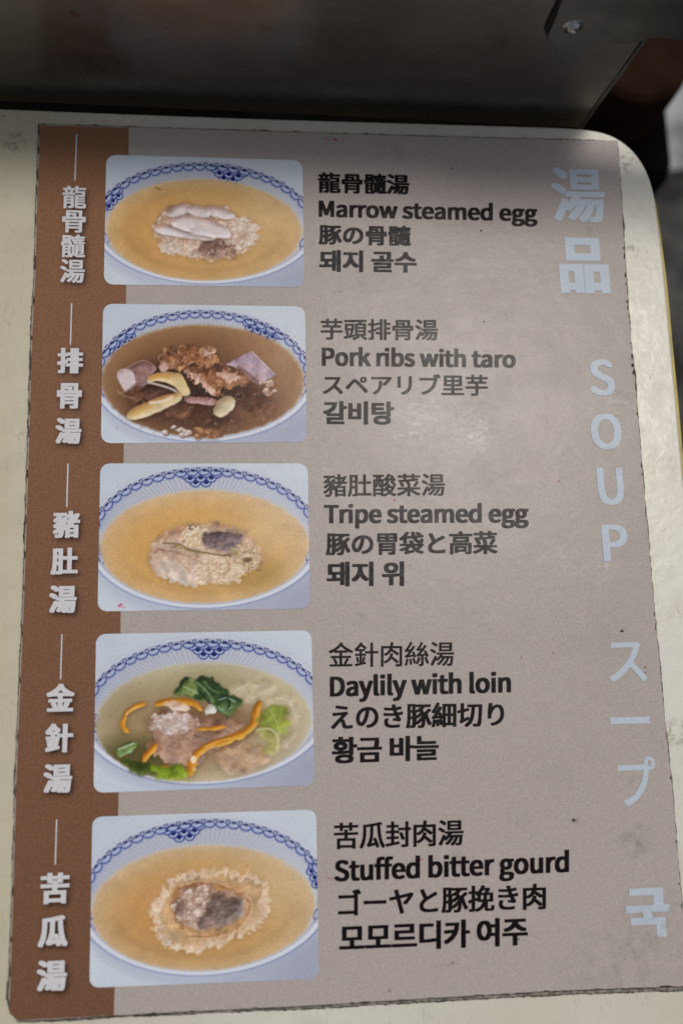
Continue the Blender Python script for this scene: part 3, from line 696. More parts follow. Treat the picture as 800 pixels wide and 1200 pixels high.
def crumbs(s, pts, n_, base, hi, lo, r0, r1, seed, al=.8):
    """small rounded lumps, each with a lit upper left side and a darker foot"""
    P = spl(pts); q = np.random.default_rng(seed); (x0, y0), (x1, y1) = P.min(0), P.max(0); k_ = 0; done = 0
    while done < n_ and k_ < n_ * 8:
        k_ += 1; x, y = q.uniform(x0, x1), q.uniform(y0, y1); ins = False
        for i in range(len(P)):
            (xa, ya), (xb, yb) = P[i], P[(i + 1) % len(P)]
            if (ya > y) != (yb > y) and x < (xb - xa) * (y - ya) / (yb - ya) + xa: ins = not ins
        if not ins: continue
        done += 1; r = q.uniform(r0, r1); e = q.uniform(.65, .95)
        s.dot(x + r * .25, y + r * .35, r * 1.05, r * e, lo, al * .7); s.dot(x, y, r, r * e, base, al); s.dot(x - r * .25, y - r * .3, r * .55, r * e * .5, hi, al * .9)
def photo1():
    s = Paint((41, 33, 755, 508), 1)
    s.bowl((400, 270, 405, 228), (397, 300, 352, 188), (200, 152, 90), (202, 174, 134), (190, 136, 66), [(490, (4, 3, 2), 36), ((52, 185), (4, 3), 30)], 0)
    disc = [(225,262),(268,218),(330,206),(400,210),(470,214),(520,243),(578,263),(592,320),(560,368),(500,392),(420,412),(330,402),(258,386),(232,350),(218,300)]
    s.tint(s.ell(410, 312, 235, 135, .45)[0] * .35, (216, 190, 148))
    s.blob(disc, (206, 184, 166), (150, 106, 74), (232, 220, 212), warp=5, ws=16, bs=10, bump=1.8, dome=14, seed=3, edge=2.2)
    crumbs(s, disc, 150, (214, 198, 186), (236, 228, 222), (172, 128, 96), 5, 11, 5, .6); s.specks(disc, 90, (196, 132, 82), 2, 6, .5, 6)
    crumbs(s, [(480,240),(570,265),(590,320),(540,370),(480,330),(470,280)], 50, (220, 206, 196), (238, 230, 226), (176, 132, 104), 5, 10, 15, .7)
    s.blob([(392,345),(430,328),(480,345),(520,382),(480,402),(420,405),(380,388)], (146, 112, 96), (84, 56, 48), (204, 176, 164), warp=6, ws=12, bs=10, bump=2.4, seed=8, edge=2.5, alpha=.9)
    s.specks([(385,335),(480,340),(520,385),(400,400)], 34, (76, 50, 44), 2, 5, .7, 8); crumbs(s, [(385,330),(470,330),(500,400),(400,405)], 16, (200, 178, 168), (232, 220, 214), (120, 84, 66), 4, 8, 9, .7)
    s.ripple(200, 190, 620, 430, 4.5, 10)
    for P, sd in (([(400,218),(440,214),(492,230),(508,252),(470,260),(420,246)], 14), ([(262,240),(296,212),(340,206),(356,224),(322,248),(278,258)], 11), ([(330,222),(380,214),(420,232),(410,256),(360,250)], 17), ([(222,290),(270,282),(345,306),(420,322),(452,318),(420,340),(320,332),(250,320),(224,306)], 13), ([(278,262),(330,246),(400,258),(470,286),(494,318),(466,332),(380,320),(310,300),(280,286)], 12)):
        s.blob(P, (214, 202, 202), (148, 112, 104), (236, 230, 232), warp=1.5, ws=26, bs=30, bump=.3, dome=9, seed=sd, shadow=.75, octs=2, shine=.3, gain=1.3)
    s.blob([(345,300),(372,292),(396,306),(380,322),(352,318)], (206, 196, 206), (160, 140, 150), (226, 222, 230), warp=1, octs=2, seed=21, shadow=0, alpha=.6)
    s.stroke([(222,148),(234,153),(240,156)], 4, (120, 95, 60)); s.stroke([(258,156),(276,160)], 3, (176, 110, 86), alpha=.6)
    return s
def photo2():
    s = Paint((29, 18, 766, 519), 2)
    s.bowl((395, 270, 402, 243), (393, 293, 366, 203), (108, 70, 50), (178, 144, 108), (72, 44, 36), [((88, 150), (4, 4, 3), 32), (615, (5, 4, 3), 32)], .6)
    s.tint(s.ell(330, 150, 250, 70, .9)[0] * .6, (146, 104, 66)); s.tint(s.ell(640, 210, 130, 140, .9)[0] * .45, (162, 120, 84)); s.tint(s.ell(90, 250, 70, 120, .9)[0] * .4, (152, 112, 76))
    s.tint(s.ell(380, 400, 260, 90, .8)[0] * .55, (92, 60, 44)); s.tint(s.ell(590, 400, 100, 70, .9)[0] * .6, (138, 96, 66))
    s.tint(s.ell(300, 300, 120, 60, .8)[0] * .7, (58, 34, 26)); s.tint(s.ell(470, 330, 130, 50, .8)[0] * .6, (62, 38, 30))
    r = np.random.default_rng(4)
    for i in range(230):
        x, y = r.uniform(80, 720), r.uniform(290, 485); s.dot(x, y, r.uniform(1.2, 4), r.uniform(1.2, 3.4), (156, 120, 94), .4)
    for i in range(60): s.dot(r.uniform(300, 620), r.uniform(380, 480), r.uniform(1, 2), r.uniform(1, 2), (214, 190, 168), .6)
    s.blob([(540,395),(580,372),(630,392),(620,430),(560,436)], (146, 104, 72), (84, 54, 38), (190, 150, 116), warp=6, ws=16, bs=14, bump=2, seed=40, alpha=.6, edge=5)
    # taro on the left: pale cut face and a mauve side
    s.blob([(112,252),(176,221),(226,246),(200,302),(158,334),(140,300)], (148, 114, 112), (104, 70, 66), (182, 152, 154), smooth=False, warp=1.2, bs=16, bump=.8, seed=1, shadow=.7)
    s.blob([(84,268),(112,251),(140,262),(150,296),(146,330),(112,326),(90,298)], (208, 194, 198), (160, 132, 136), (228, 220, 224), warp=1.5, bs=18, bump=.5, seed=2, shadow=0, octs=2)
    s.stroke([(112,252),(176,221),(224,244)], 3, (206, 180, 178), 2, .7)
    # ribs
    for P, sd in (([(245,200),(270,180),(300,178),(335,163),(370,172),(392,168),(440,186),(455,205),(440,228),(400,240),(370,234),(330,258),(290,262),(246,250)], 3), ([(335,255),(360,244),(400,246),(450,238),(500,246),(534,242),(556,266),(560,292),(520,316),(486,318),(460,338),(428,342),(396,308),(350,290)], 4), ([(372,474),(400,462),(430,468),(466,474),(452,496),(380,498)], 6)):
        s.blob(P, (150, 98, 64), (66, 38, 28), (214, 164, 118), warp=5, ws=18, bs=17, bump=2.4, dome=14, seed=sd, shadow=.8, edge=1.4, shine=.9)
        crumbs(s, P, 18, (170, 116, 78), (226, 186, 148), (80, 46, 32), 7, 16, sd, .45); s.specks(P, 14, (238, 220, 206), 1.5, 4, .75, sd)
    for P, sd in (([(236,224),(252,220),(268,240),(262,262),(242,266)], 9), ([(332,254),(360,262),(392,282),(424,318),(440,340),(418,336),(378,304),(344,280)], 10), ([(456,268),(480,254),(502,272),(520,262),(512,290),(486,308),(470,290)], 12), ([(396,190),(415,176),(438,188),(428,206),(404,206)], 16)):
        s.blob(P, (206, 170, 156), (150, 104, 86), (236, 216, 206), warp=3, ws=12, bs=12, bump=1.4, seed=sd, shadow=.3, shine=.9, alpha=.92)
    for P, sd in (([(246,372),(300,356),(350,380),(344,420),(290,430),(250,410)], 51), ([(540,352),(590,340),(640,360),(650,400),(600,424),(550,402)], 52), ([(380,420),(430,430),(500,424),(540,448),(500,476),(420,474),(380,450)], 53), ([(150,300),(186,330),(180,370),(130,366),(110,340)], 54)):
        s.blob(P, (112, 74, 54), (64, 38, 30), (160, 118, 90), warp=5, ws=18, bs=17, bump=2.2, dome=14, seed=sd, shadow=.4, edge=4, shine=.7, alpha=.75)
    s.ripple(225, 150, 590, 360, 6, 12)
    # taro on the right
    s.blob([(480,232),(570,182),(657,270),(604,302),(556,262)], (178, 154, 168), (140, 112, 128), (204, 186, 198), smooth=False, warp=1.5, bs=16, bump=.9, seed=13, shadow=.7)
    s.blob([(524,236),(558,262),(604,302),(600,316),(548,276),(516,244)], (134, 100, 100), (96, 64, 62), (160, 128, 130), smooth=False, warp=1, seed=33, shadow=.4)
    for i in range(10): s.stroke([(516 + i * 13, 214 + i * 7), (548 + i * 10, 206 + i * 9)], 2, (208, 190, 206), 2, .35)
    s.stroke([(570,184),(612,226),(656,270)], 3, (218, 204, 212), 2, .8)
    crumbs(s, [(598,305),(625,288),(650,302),(672,315),(655,338),(615,338)], 16, (186, 154, 136), (232, 218, 208), (110, 76, 60), 6, 12, 15, .85)
    s.blob([(188,332),(240,322),(306,346),(296,372),(220,374),(186,352)], (110, 76, 66), (60, 36, 30), (146, 112, 98), warp=3, seed=17, shadow=.4, alpha=.9)
    Y_ = ((214, 188, 136), (158, 114, 64), (236, 222, 192))
    s.blob([(195,284),(235,264),(300,264),(334,296),(348,340),(318,348),(292,318),(244,296),(200,300)], *Y_, warp=1.2, ws=24, bs=30, bump=.4, dome=13, seed=18, shadow=.8, octs=2, gain=1.4, shine=.5)
    s.stroke([(202,284),(236,276),(272,280)], 14, (206, 152, 66), 9, .65); s.stroke([(196,300),(240,310),(290,328),(312,350)], 8, (216, 200, 194), 5, .9)
    s.blob([(122,412),(160,384),(200,366),(255,348),(310,338),(314,364),(240,404),(165,432),(126,432)], *Y_, warp=1.2, ws=24, bs=30, bump=.4, dome=13, seed=19, shadow=.8, octs=2, gain=1.4, shine=.5)
    s.stroke([(140,418),(180,396),(210,386)], 13, (206, 160, 84), 9, .5); s.stroke([(205,374),(250,368),(285,353)], 11, (230, 216, 196), 7, .85)
    s.blob([(330,350),(380,352),(432,358),(446,370),(420,382),(370,376),(332,368)], (176, 132, 128), (112, 72, 68), (214, 184, 182), warp=1.5, octs=3, seed=20, shadow=.7)
    s.blob([(432,398),(452,360),(490,346),(512,366),(498,402),(466,424),(438,420)], (206, 188, 156), (140, 110, 78), (232, 224, 206), warp=1.2, bs=30, bump=.3, dome=13, seed=21, shadow=.8, octs=2, gain=1.3)
    crumbs(s, [(250,468),(290,458),(330,470),(350,488),(300,490),(256,484)], 14, (190, 168, 160), (232, 224, 220), (84, 58, 48), 6, 13, 22, .85)
    for (x, y, q) in ((527, 348, 15), (165, 372, 14), (585, 345, 8), (352, 395, 7), (500, 440, 6), (440, 450, 5)):
        s.dot(x, y, q, q * .8, (66, 42, 34), .5); s.stroke([(x + q * math.cos(t), y + q * .8 * math.sin(t)) for t in np.linspace(0, 6.28, 14)], 1.8, (176, 146, 124), alpha=.6); s.dot(x - q * .4, y - q * .4, 2.2, 1.8, (236, 226, 214), .8)
    for P in ([(238,200),(232,214),(244,226)], [(85,330),(110,348),(150,358)], [(90,340),(120,330)], [(232,210),(246,196)]): s.stroke(P, 3, (190, 160, 138), alpha=.7)
    s.specks([(640,150),(720,120),(755,170),(720,260),(640,230)], 24, (190, 172, 130), 2, 5, .4, 31)
    return s
def photo3():
    s = Paint((32, 23, 762, 530), 3)
    s.bowl((400, 275, 410, 248), (400, 311, 363, 196), (206, 160, 98), (204, 178, 144), (204, 150, 72), [(385, (4, 3, 2), 39), ((34, 325), (2,), 30)], 1.)
    D = [(208,310),(248,266),(310,241),(380,230),(450,234),(520,250),(572,290),(598,348),(575,384),(540,398),(520,428),(440,440),(340,444),(270,424),(225,390),(206,345)]
    s.tint(s.ell(400, 340, 240, 150, .5)[0] * .3, (216, 186, 134)); s.tint(s.ell(560, 400, 100, 60, .9)[0] * .4, (150, 120, 56))
    s.blob(D, (206, 180, 156), (146, 108, 78), (230, 216, 200), warp=4, ws=16, bs=12, bump=1.5, dome=16, seed=3, edge=2)
    s.blob([(248,274),(300,248),(348,246),(336,284),(290,302),(250,297)], (206, 172, 148), (150, 106, 80), (230, 212, 196), warp=2, bs=24, bump=.8, seed=5, shadow=.2, octs=3)
    s.blob([(212,322),(250,326),(300,336),(350,356),(392,372),(404,402),(352,440),(280,426),(228,392),(208,352)], (212, 190, 172), (156, 116, 92), (234, 222, 212), warp=2, bs=26, bump=1., seed=4, shadow=.25, octs=3, dome=16)
    crumbs(s, [(322,262),(380,236),(402,252),(392,300),(340,298)], 60, (222, 206, 180), (240, 230, 212), (176, 140, 100), 5, 9, 15, .75)
    crumbs(s, [(400,345),(480,350),(520,380),(500,425),(410,436),(360,400)], 110, (218, 200, 176), (238, 228, 212), (172, 132, 94), 5, 10, 16, .75)
    s.specks(D, 50, (176, 124, 84), 2, 5, .4, 16); s.ripple(190, 215, 620, 460, 4.5, 10)
    for P, w_, c_, al in (([(255,298),(310,302),(350,322),(410,334),(470,342),(510,334)], 5, (92, 72, 44), .75), ([(300,306),(345,325),(400,332)], 6, (140, 128, 66), .7), ([(240,320),(300,330),(360,352),(400,378)], 4, (140, 96, 74), .55), ([(262,292),(280,270),(330,252)], 4, (160, 112, 84), .6), ([(300,352),(330,380),(350,398)], 4, (170, 122, 96), .5), ([(228,330),(240,318),(262,325)], 5, (150, 90, 80), .6), ([(470,345),(482,380),(470,410)], 4, (160, 118, 84), .5)):
        s.stroke(P, w_, c_, 4, al)
    s.blob([(396,262),(440,258),(500,266),(534,272),(530,294),(500,318),(486,334),(440,322),(400,312),(392,288)], (122, 104, 106), (78, 60, 62), (176, 160, 164), smooth=False, warp=2, ws=12, bs=10, bump=1.2, seed=6, shadow=.5)
    s.specks([(400,266),(530,272),(520,300),(480,328),(402,308)], 80, (172, 156, 160), 2, 4, .5, 17); s.specks([(400,266),(530,272),(520,300),(480,328),(402,308)], 40, (70, 54, 58), 2, 4, .5, 18)
    s.stroke([(420,240),(460,242),(520,258),(566,296),(582,330)], 7, (196, 146, 112), 5, .6); s.stroke([(495,325),(516,340),(506,372)], 9, (164, 152, 84), 6, .65)
    crumbs(s, [(530,315),(575,322),(598,350),(570,386),(530,380),(514,345)], 34, (204, 176, 142), (234, 218, 194), (120, 90, 60), 6, 12, 19, .8)
    s.ripple(470, 290, 620, 420, 5, 9, 3)
    s.dot(548, 358, 14, 9, (96, 76, 56), .75); s.specks([(430,350),(510,360),(500,420),(440,420)], 24, (150, 112, 80), 2, 5, .5, 18)
    s.dot(107, 512, 6, 5, (205, 70, 120), .85); s.dot(120, 516, 9, 4, (205, 110, 150), .4)
    return s
def photo4():
    s = Paint((30, 31, 765, 563), 4)
    s.bowl((400, 295, 420, 250), (395, 336, 362, 202), (178, 162, 130), (192, 184, 160), (162, 132, 98), [(415, (4, 3, 2), 38), ((34, 325), (3, 2), 30)], .8)
    s.tint(s.ell(160, 330, 130, 130, .9)[0] * .45, (142, 122, 86)); s.tint(s.ell(170, 450, 150, 70, .9)[0] * .75, (84, 80, 42))
    s.tint(s.ell(400, 210, 170, 60, .9)[0] * .35, (140, 138, 98)); s.tint(s.ell(640, 270, 120, 110, .8)[0] * .55, (198, 184, 150)); s.tint(s.ell(430, 330, 180, 60, .8)[0] * .5, (112, 74, 46))
    for P, sd in (([(480,218),(520,192),(570,196),(610,190),(642,225),(616,258),(560,285),(510,262)], 1), ([(600,272),(640,238),(690,244),(722,280),(728,330),(700,368),(650,335)], 2), ([(650,380),(700,380),(700,420),(650,440)], 30)):
        s.blob(P, (200, 186, 158), (164, 146, 110), (224, 214, 198), warp=6, ws=26, bs=26, bump=1.3, seed=sd, alpha=.6, edge=4, octs=3, shadow=.15)
    for P in ([(500,236),(540,214),(590,222)], [(560,262),(600,240),(630,226)], [(640,262),(680,270),(700,310)]): s.stroke(P, 4, (222, 214, 196), 4, .6)
    s.blob([(440,440),(480,412),(540,410),(600,432),(620,470),(560,508),(520,522),(450,502)], (190, 158, 130), (146, 108, 78), (216, 192, 174), warp=4, ws=26, bs=28, bump=1., seed=3, alpha=.85, shadow=.3, octs=3, edge=4)
    # dark wilted greens
    s.blob([(298,240),(312,204),(340,178),(380,184),(410,180),(440,206),(474,232),(525,262),(514,296),(482,320),(440,300),(410,272),(350,248)], (60, 84, 46), (24, 40, 30), (138, 160, 104), warp=4, ws=20, bs=20, bump=2.4, dome=14, seed=4, shadow=.5, octs=3, shine=.7)
    s.blob([(302,240),(322,206),(346,192),(372,206),(366,236),(340,250),(316,250)], (128, 142, 76), (72, 92, 44), (186, 194, 144), warp=4, ws=18, bs=18, bump=1.6, seed=5, shadow=0, alpha=.85, octs=3)
    for P, c_ in (([(350,190),(380,206),(410,236),(430,270)], (150, 172, 128)), ([(330,214),(352,224),(376,240)], (176, 188, 150)), ([(400,200),(420,224),(450,240)], (120, 148, 104)), ([(450,262),(476,256),(506,272)], (176, 196, 184)), ([(446,286),(470,296),(492,288)], (150, 176, 160)), ([(478,256),(484,280),(478,300)], (14, 30, 28)), ([(380,226),(400,252),(424,280)], (18, 34, 26)), ([(332,186),(318,214),(306,232)], (40, 60, 34))):
        s.stroke(P, 5, c_, 4, .75)
    s.blob([(402,285),(425,278),(446,295),(430,310),(406,302)], (206, 206, 200), (150, 150, 134), (234, 234, 232), warp=1.5, octs=2, seed=7)
    # the slice of loin
    s.blob([(210,335),(240,300),(290,290),(345,305),(400,320),(480,328),(545,362),(520,392),(440,425),(400,462),(350,484),(290,478),(250,455),(200,415),(236,380)], (168, 134, 114), (106, 72, 54), (206, 182, 168), warp=4, ws=22, bs=28, bump=1.6, dome=20, seed=8, shadow=.6, octs=4, edge=2.5)
    s.blob([(214,335),(246,302),(300,296),(345,312),(338,348),(290,372),(250,368),(222,358)], (202, 182, 176), (140, 106, 94), (234, 226, 226), warp=5, ws=16, bs=16, bump=2.2, seed=9, shadow=0, alpha=.9, shine=.9)
    crumbs(s, [(220,330),(250,305),(310,300),(380,330),(370,352),(280,370)], 42, (208, 190, 184), (238, 232, 232), (146, 110, 98), 5, 11, 3, .6)
    s.ripple(190, 280, 560, 500, 5, 12)
    for P in ([(250,380),(320,400),(400,392)], [(240,410),(310,430),(380,424)], [(270,450),(320,452),(370,440)], [(380,345),(440,352),(500,366)]): s.stroke(P, 5, (190, 160, 142), 5, .5)
    s.specks([(340,360),(420,350),(400,400),(330,400)], 16, (96, 66, 52), 2, 4, .6, 33)
    OR = ((210, 142, 42), (140, 78, 18), (236, 190, 96))
    for P, wd, sd in (([(200,268),(158,282),(132,306),(128,345),(148,368)], 17, 10), ([(232,276),(270,262),(310,264),(352,268),(397,300)], 22, 11), ([(240,408),(210,438),(190,468)], 23, 12), ([(356,522),(358,480),(378,440),(430,412),(510,388),(558,356),(574,312),(582,262)], 27, 13), ([(372,356),(430,358),(480,352)], 14, 14), ([(250,480),(290,488),(330,500)], 14, 15)):
        s.tube(P, wd, *OR, warp=2, ws=24, bs=30, bump=.5, dome=8, seed=sd, shadow=.7, octs=2, gain=1.4, shine=.5)
    s.blob([(264,268),(290,258),(330,272),(352,290),(330,298),(290,290)], (226, 200, 184), (186, 128, 84), (240, 232, 228), warp=2, octs=2, seed=40, shadow=0, alpha=.85)
    s.dot(362, 462, 10, 13, (238, 220, 200), .9); s.dot(366, 496, 7, 6, (230, 196, 136), .7); s.stroke([(134,304),(148,290),(170,280)], 4, (240, 206, 150), 3, .7); s.stroke([(400,420),(440,404),(490,392)], 5, (240, 190, 98), 4, .7); s.stroke([(574,330),(580,290)], 5, (236, 176, 84), 4, .6)
    LM = ((142, 158, 62), (96, 110, 34), (186, 196, 116))
    s.blob([(590,312),(628,290),(658,286),(676,316),(690,352),(668,384),(622,386),(588,358)], *LM, warp=6, ws=20, bs=22, bump=1.6, seed=16, alpha=.85, shadow=.3, octs=3, edge=3)
    s.blob([(572,372),(612,360),(648,388),(652,428),(620,458),(590,444),(606,404)], (168, 168, 100), (122, 120, 54), (208, 208, 158), warp=4, bs=20, bump=1.2, seed=17, alpha=.75, shadow=.2, octs=3, edge=3)
    s.stroke([(575,368),(620,366),(646,398),(640,440)], 7, (212, 210, 176), 5, .7); s.stroke([(620,300),(640,340),(650,372)], 4, (190, 200, 120), 4, .5)
    s.blob([(104,424),(148,396),(172,400),(164,424),(122,446)], (104, 132, 70), (58, 78, 36), (190, 204, 168), warp=2, octs=2, seed=18)
    s.stroke([(112,420),(160,402)], 6, (206, 214, 196), 4, .8)
    s.blob([(118,450),(170,462),(220,472),(240,500),(210,512),(150,490)], (78, 96, 36), (40, 50, 20), (128, 148, 72), warp=4, bs=16, bump=1.6, seed=19, alpha=.9, octs=3, edge=3)
    s.blob([(222,474),(270,486),(320,480),(345,508),(346,532),(290,532),(240,512)], (134, 156, 44), (80, 100, 24), (186, 202, 98), warp=5, bs=18, bump=1.8, seed=20, octs=3, edge=3)
    return s
def photo5():
    s = Paint((32, 38, 778, 600), 5)
    s.bowl((405, 310, 418, 262), (402, 350, 367, 207), (196, 152, 98), (200, 178, 146), (186, 134, 74), [(335, (4, 3, 2), 37), ((772, 262), (4, 3), 28), ((34, 420), (2,), 26)], .5)
    s.tint(s.ell(425, 360, 250, 170, .5)[0] * .3, (208, 176, 126))
    r = np.random.default_rng(3)
    ring = [(290,262),(330,236),(400,230),(470,228),(540,250),(606,270),(612,330),(604,372),(560,420),(490,456),(420,478),(345,490),(275,462),(252,410),(238,356),(252,310)]
    RP = spl(ring, True, 2)
    s.blob(ring, (208, 174, 134), (168, 120, 76), (226, 202, 172), warp=4, ws=18, bs=18, bump=1., dome=14, seed=2, shadow=.3, alpha=.85, edge=4)
    for i, p in enumerate(RP):                       # the ruffled rind, lobe after lobe
        d = (np.array([425., 355.]) - p); L_ = np.hypot(*d); d /= L_; w_ = r.uniform(26, 38); h_ = r.uniform(24, 36); t_ = np.array([-d[1], d[0]]); c = p + d * r.uniform(2, 12)
        s.blob([c + t_ * w_ * .55 * math.cos(q) - d * h_ * .62 * math.sin(q) for q in np.linspace(0, 2 * math.pi, 9)[:-1]], (230, 208, 182), (182, 134, 94), (244, 236, 228), warp=2.5, ws=10, bs=14, bump=.6, dome=6, seed=100 + i, shadow=.18, alpha=.72, edge=2, octs=2, gain=1.3, shine=.7)
    s.ripple(215, 205, 640, 510, 6, 16)
    inner = [(296,335),(308,292),(346,266),(400,258),(460,268),(528,296),(560,330),(550,385),(505,428),(430,446),(355,442),(312,402)]
    s.blob(inner, (196, 156, 112), (140, 90, 52), (222, 192, 156), warp=3, bs=20, bump=.8, seed=4, shadow=.45, edge=3)
    for P in ([(330,272),(400,262),(470,276),(530,304),(560,330)], [(562,340),(550,392),(500,434),(430,452),(350,450)], [(300,345),(312,396),(340,428)]): s.stroke(P, 7, (214, 180, 146), 5, .8); s.stroke([(x - 6 if x > 425 else x + 6, y + (7 if y < 350 else -7)) for x, y in P], 6, (150, 94, 52), 5, .6)
    s.blob([(302,340),(322,300),(362,282),(405,272),(440,290),(490,304),(538,322),(536,372),(500,404),(450,418),(380,424),(336,400)], (184, 154, 138), (110, 78, 62), (222, 204, 192), warp=5, ws=16, bs=13, bump=2.3, dome=14, seed=5, shadow=.5, edge=2)
    crumbs(s, [(318,310),(400,278),(430,310),(392,400),(340,394),(308,350)], 46, (206, 184, 170), (238, 228, 220), (128, 92, 74), 6, 14, 8, .7)
    s.ripple(290, 260, 560, 450, 5, 11, 2)
    s.blob([(420,330),(450,310),(500,318),(536,334),(528,378),(490,402),(440,410),(396,420),(384,398),(410,370)], (118, 102, 98), (72, 56, 54), (166, 150, 146), warp=6, ws=14, bs=13, bump=1.8, dome=12, seed=6, shadow=.2, edge=4, alpha=.75)
    s.specks([(420,325),(530,330),(500,400),(420,410)], 18, (170, 152, 146), 3, 6, .4, 10); s.specks([(420,325),(530,330),(500,400),(420,410)], 26, (62, 46, 44), 3, 6, .5, 11)
    s.blob([(306,350),(326,326),(342,348),(330,376),(310,372)], (128, 100, 90), (80, 56, 50), (180, 156, 146), warp=4, bs=10, bump=1.8, seed=7, shadow=.1, alpha=.7)
    s.specks([(330,290),(430,300),(420,400),(330,390)], 26, (124, 88, 70), 2, 5, .5, 9)
    return s
PH = [(photo1, [(124.6,180.9),(354.4,187.4),(356.3,336.4),(121.6,333.0)], 'printed photo of clear amber soup with a white marrow egg patty'),
      (photo2, [(120.8,355.6),(357.4,358.9),(359.2,518.3),(118.2,519.2)], 'printed photo of dark brown soup with pork ribs and purple taro'),
      (photo3, [(117.6,543.0),(360.4,542.9),(363.3,713.2),(114.3,716.6)], 'printed photo of golden soup with a round egg patty topped by dark tripe'),
      (photo4, [(112.6,743.2),(364.9,738.7),(368.3,920.6),(109.6,929.5)], 'printed photo of soup with orange daylily, green leaves and sliced loin'),
      (photo5, [(108.2,957.6),(370.4,948.9),(373.4,1147.6),(104.8,1158.2)], 'printed photo of amber soup with a pale ring of stuffed bitter gourd')]
for fn, quad, lab in PH:
    s = fn()
    gx, gy = 300, int(300 * s.H / s.W)
    wpx = abs(quad[1][0] - quad[0][0]); rr = 11.0 / wpx; asp = s.H / s.W
    T = np.linspace(0, 1, gy)
    d = np.minimum(T, 1 - T) * asp; ins = np.where(d < rr, rr - np.sqrt(np.maximum(0, rr ** 2 - (rr - d) ** 2)), 0)
    SS = ins[:, None] + (1 - 2 * ins[:, None]) * np.linspace(0, 1, gx)[None]; TT = np.broadcast_to(T[:, None], SS.shape)
    a, b, c, e = [np.array(p) for p in quad]
    P = a * ((1-SS)*(1-TT))[..., None] + b * (SS*(1-TT))[..., None] + c * (SS*TT)[..., None] + e * ((1-SS)*TT)[..., None]
    XYZ = px_array(P[..., 0], P[..., 1], HS + .00013)
    s.a = np.clip((s.a - .62) * 1.12 + .625, 0, 1); lum = s.a.mean(-1, keepdims=True); s.a = np.clip(lum + (s.a - lum) * .90, 0, 1)     # punchy print
    img = np.stack([blur(s.a[..., i], .75) for i in range(3)], -1)
    fx = np.clip(SS * s.W - .5, 0, s.W - 1.001); fy = np.clip(TT * s.H - .5, 0, s.H - 1.001); xi, yi = fx.astype(int), fy.astype(int); fx = (fx - xi)[..., None]; fy = (fy - yi)[..., None]
    c_ = img[yi, xi]*(1-fx)*(1-fy) + img[yi, np.minimum(xi+1, s.W-1)]*fx*(1-fy) + img[np.minimum(yi+1, s.H-1), xi]*(1-fx)*fy + img[np.minimum(yi+1, s.H-1), np.minimum(xi+1, s.W-1)]*fx*fy
    o = grid_mesh('soup_photo', XYZ, np.minimum(tolin(c_) * GAIN, .9), M['photo'], menu); o['label'] = lab

# stray pink ink marks and tiny dark specks on the print
kp = N('pink_ink'); pink = kp.out((.42, .05, .14), .5)
bm = bmesh.new()
for x, y, a, b in ((392.5, 163, 3.2, 1.4), (382, 162, 3, .6), (520, 449.5, 1, 1), (462, 585.5, 1.4, 1), (494, 1007.5, 1.6, 1.2), (385, 1029.6, 5, .6), (654.5, 563.5, 1.6, .8), (648, 765.5, .9, 2.6), (611, 771, .5, 3), (142, 708, 1.6, 1.3)):
    chip(x, y, a, b, HS + .0002)
g = bm_obj('pink_ink_marks', bm, pink, menu); g['kind'] = 'stuff'
bm = bmesh.new()
for x, y, a, b in ((728.5, 739.5, 2.3, 1.8), (756, 782, 1.0, 1.0), (756.5, 788, .9, .8), (529, 197, 1.1, 1.1), (564, 270, 1.3, 1.2), (398, 341, .8, .8), (567, 376.5, 1, .8), (672, 961, 2.6, 2.2), (608, 1101, 1, 1), (779, 620, .8, .8)):
    chip(x, y, a, b, HS + .00024)
g = bm_obj('dark_specks', bm, M['grime'], menu); g['kind'] = 'stuff'

# ------------------------------------------------------------------ steel panel behind the table edge
a_, b_ = on_z(0, 126.5), on_z(600, 147.0); tdir = (b_ - a_).normalized(); PN = Vector((tdir.y, -tdir.x, 0)).normalized()   # faces the viewer
P0 = a_ - PN * .0045
M['steel'] = steel_mat('stained_steel', (.135, .124, .110), (.165, .152, .138),   .24, .36)
M['steel2'] = steel_mat('bracket_steel', (.10, .098, .092), (.14, .136, .128), .34, .5)
def wall_poly(name, px, d0, d1, mat, parent, bevel=0):
    """outline measured on the panel's plane, extruded from d0 to d1 in front of it"""
    bm = bmesh.new(); P = [on_y(u, v, P0 + PN * d1, PN) if not isinstance(u, Vector) else u for u, v in px]
    vs = [bm.verts.new(p) for p in P]; f = bm.faces.new(vs)
    r = bmesh.ops.extrude_face_region(bm, geom=[f]); bmesh.ops.translate(bm, verts=[g for g in r['geom'] if isinstance(g, bmesh.types.BMVert)], vec=PN * (d0 - d1))
    bmesh.ops.recalc_face_normals(bm, faces=bm.faces)
    if bevel:
        es = [e for e in bm.edges if all(abs((v.co - P0).dot(PN) - d1) < 1e-6 for v in e.verts)]
        bmesh.ops.bevel(bm, geom=es, offset=bevel, segments=2, profile=.5, affect='EDGES')
    return bm_obj(name, bm, mat, parent)
panel = thing('steel_backboard', 'dark stained stainless steel backboard with a riveted bracket, upright behind the cream table edge', 'steel backboard', P0)
wall_poly('steel_plate', [(-140, 112), (200, 127), (500, 141), (676, 149.5), (684, 141), (700, 118), (722, 89), (747, 54), (770, 18), (800, -30), (872, -135), (-170, -135)], -.0015, 0, M['steel'], panel, .0004)  # top edge, out of view, set high to shade the menu
wall_poly('folded_flange', [(677, 150), (684.5, 141), (700.5, 118), (722.5, 89), (748, 54), (771, 18), (802, -30), (874, -135), (879, -135), (806, -30), (775, 19), (751, 56), (725, 92), (703, 121), (682, 152)], -.012, -.0016, M['steel2'], panel)
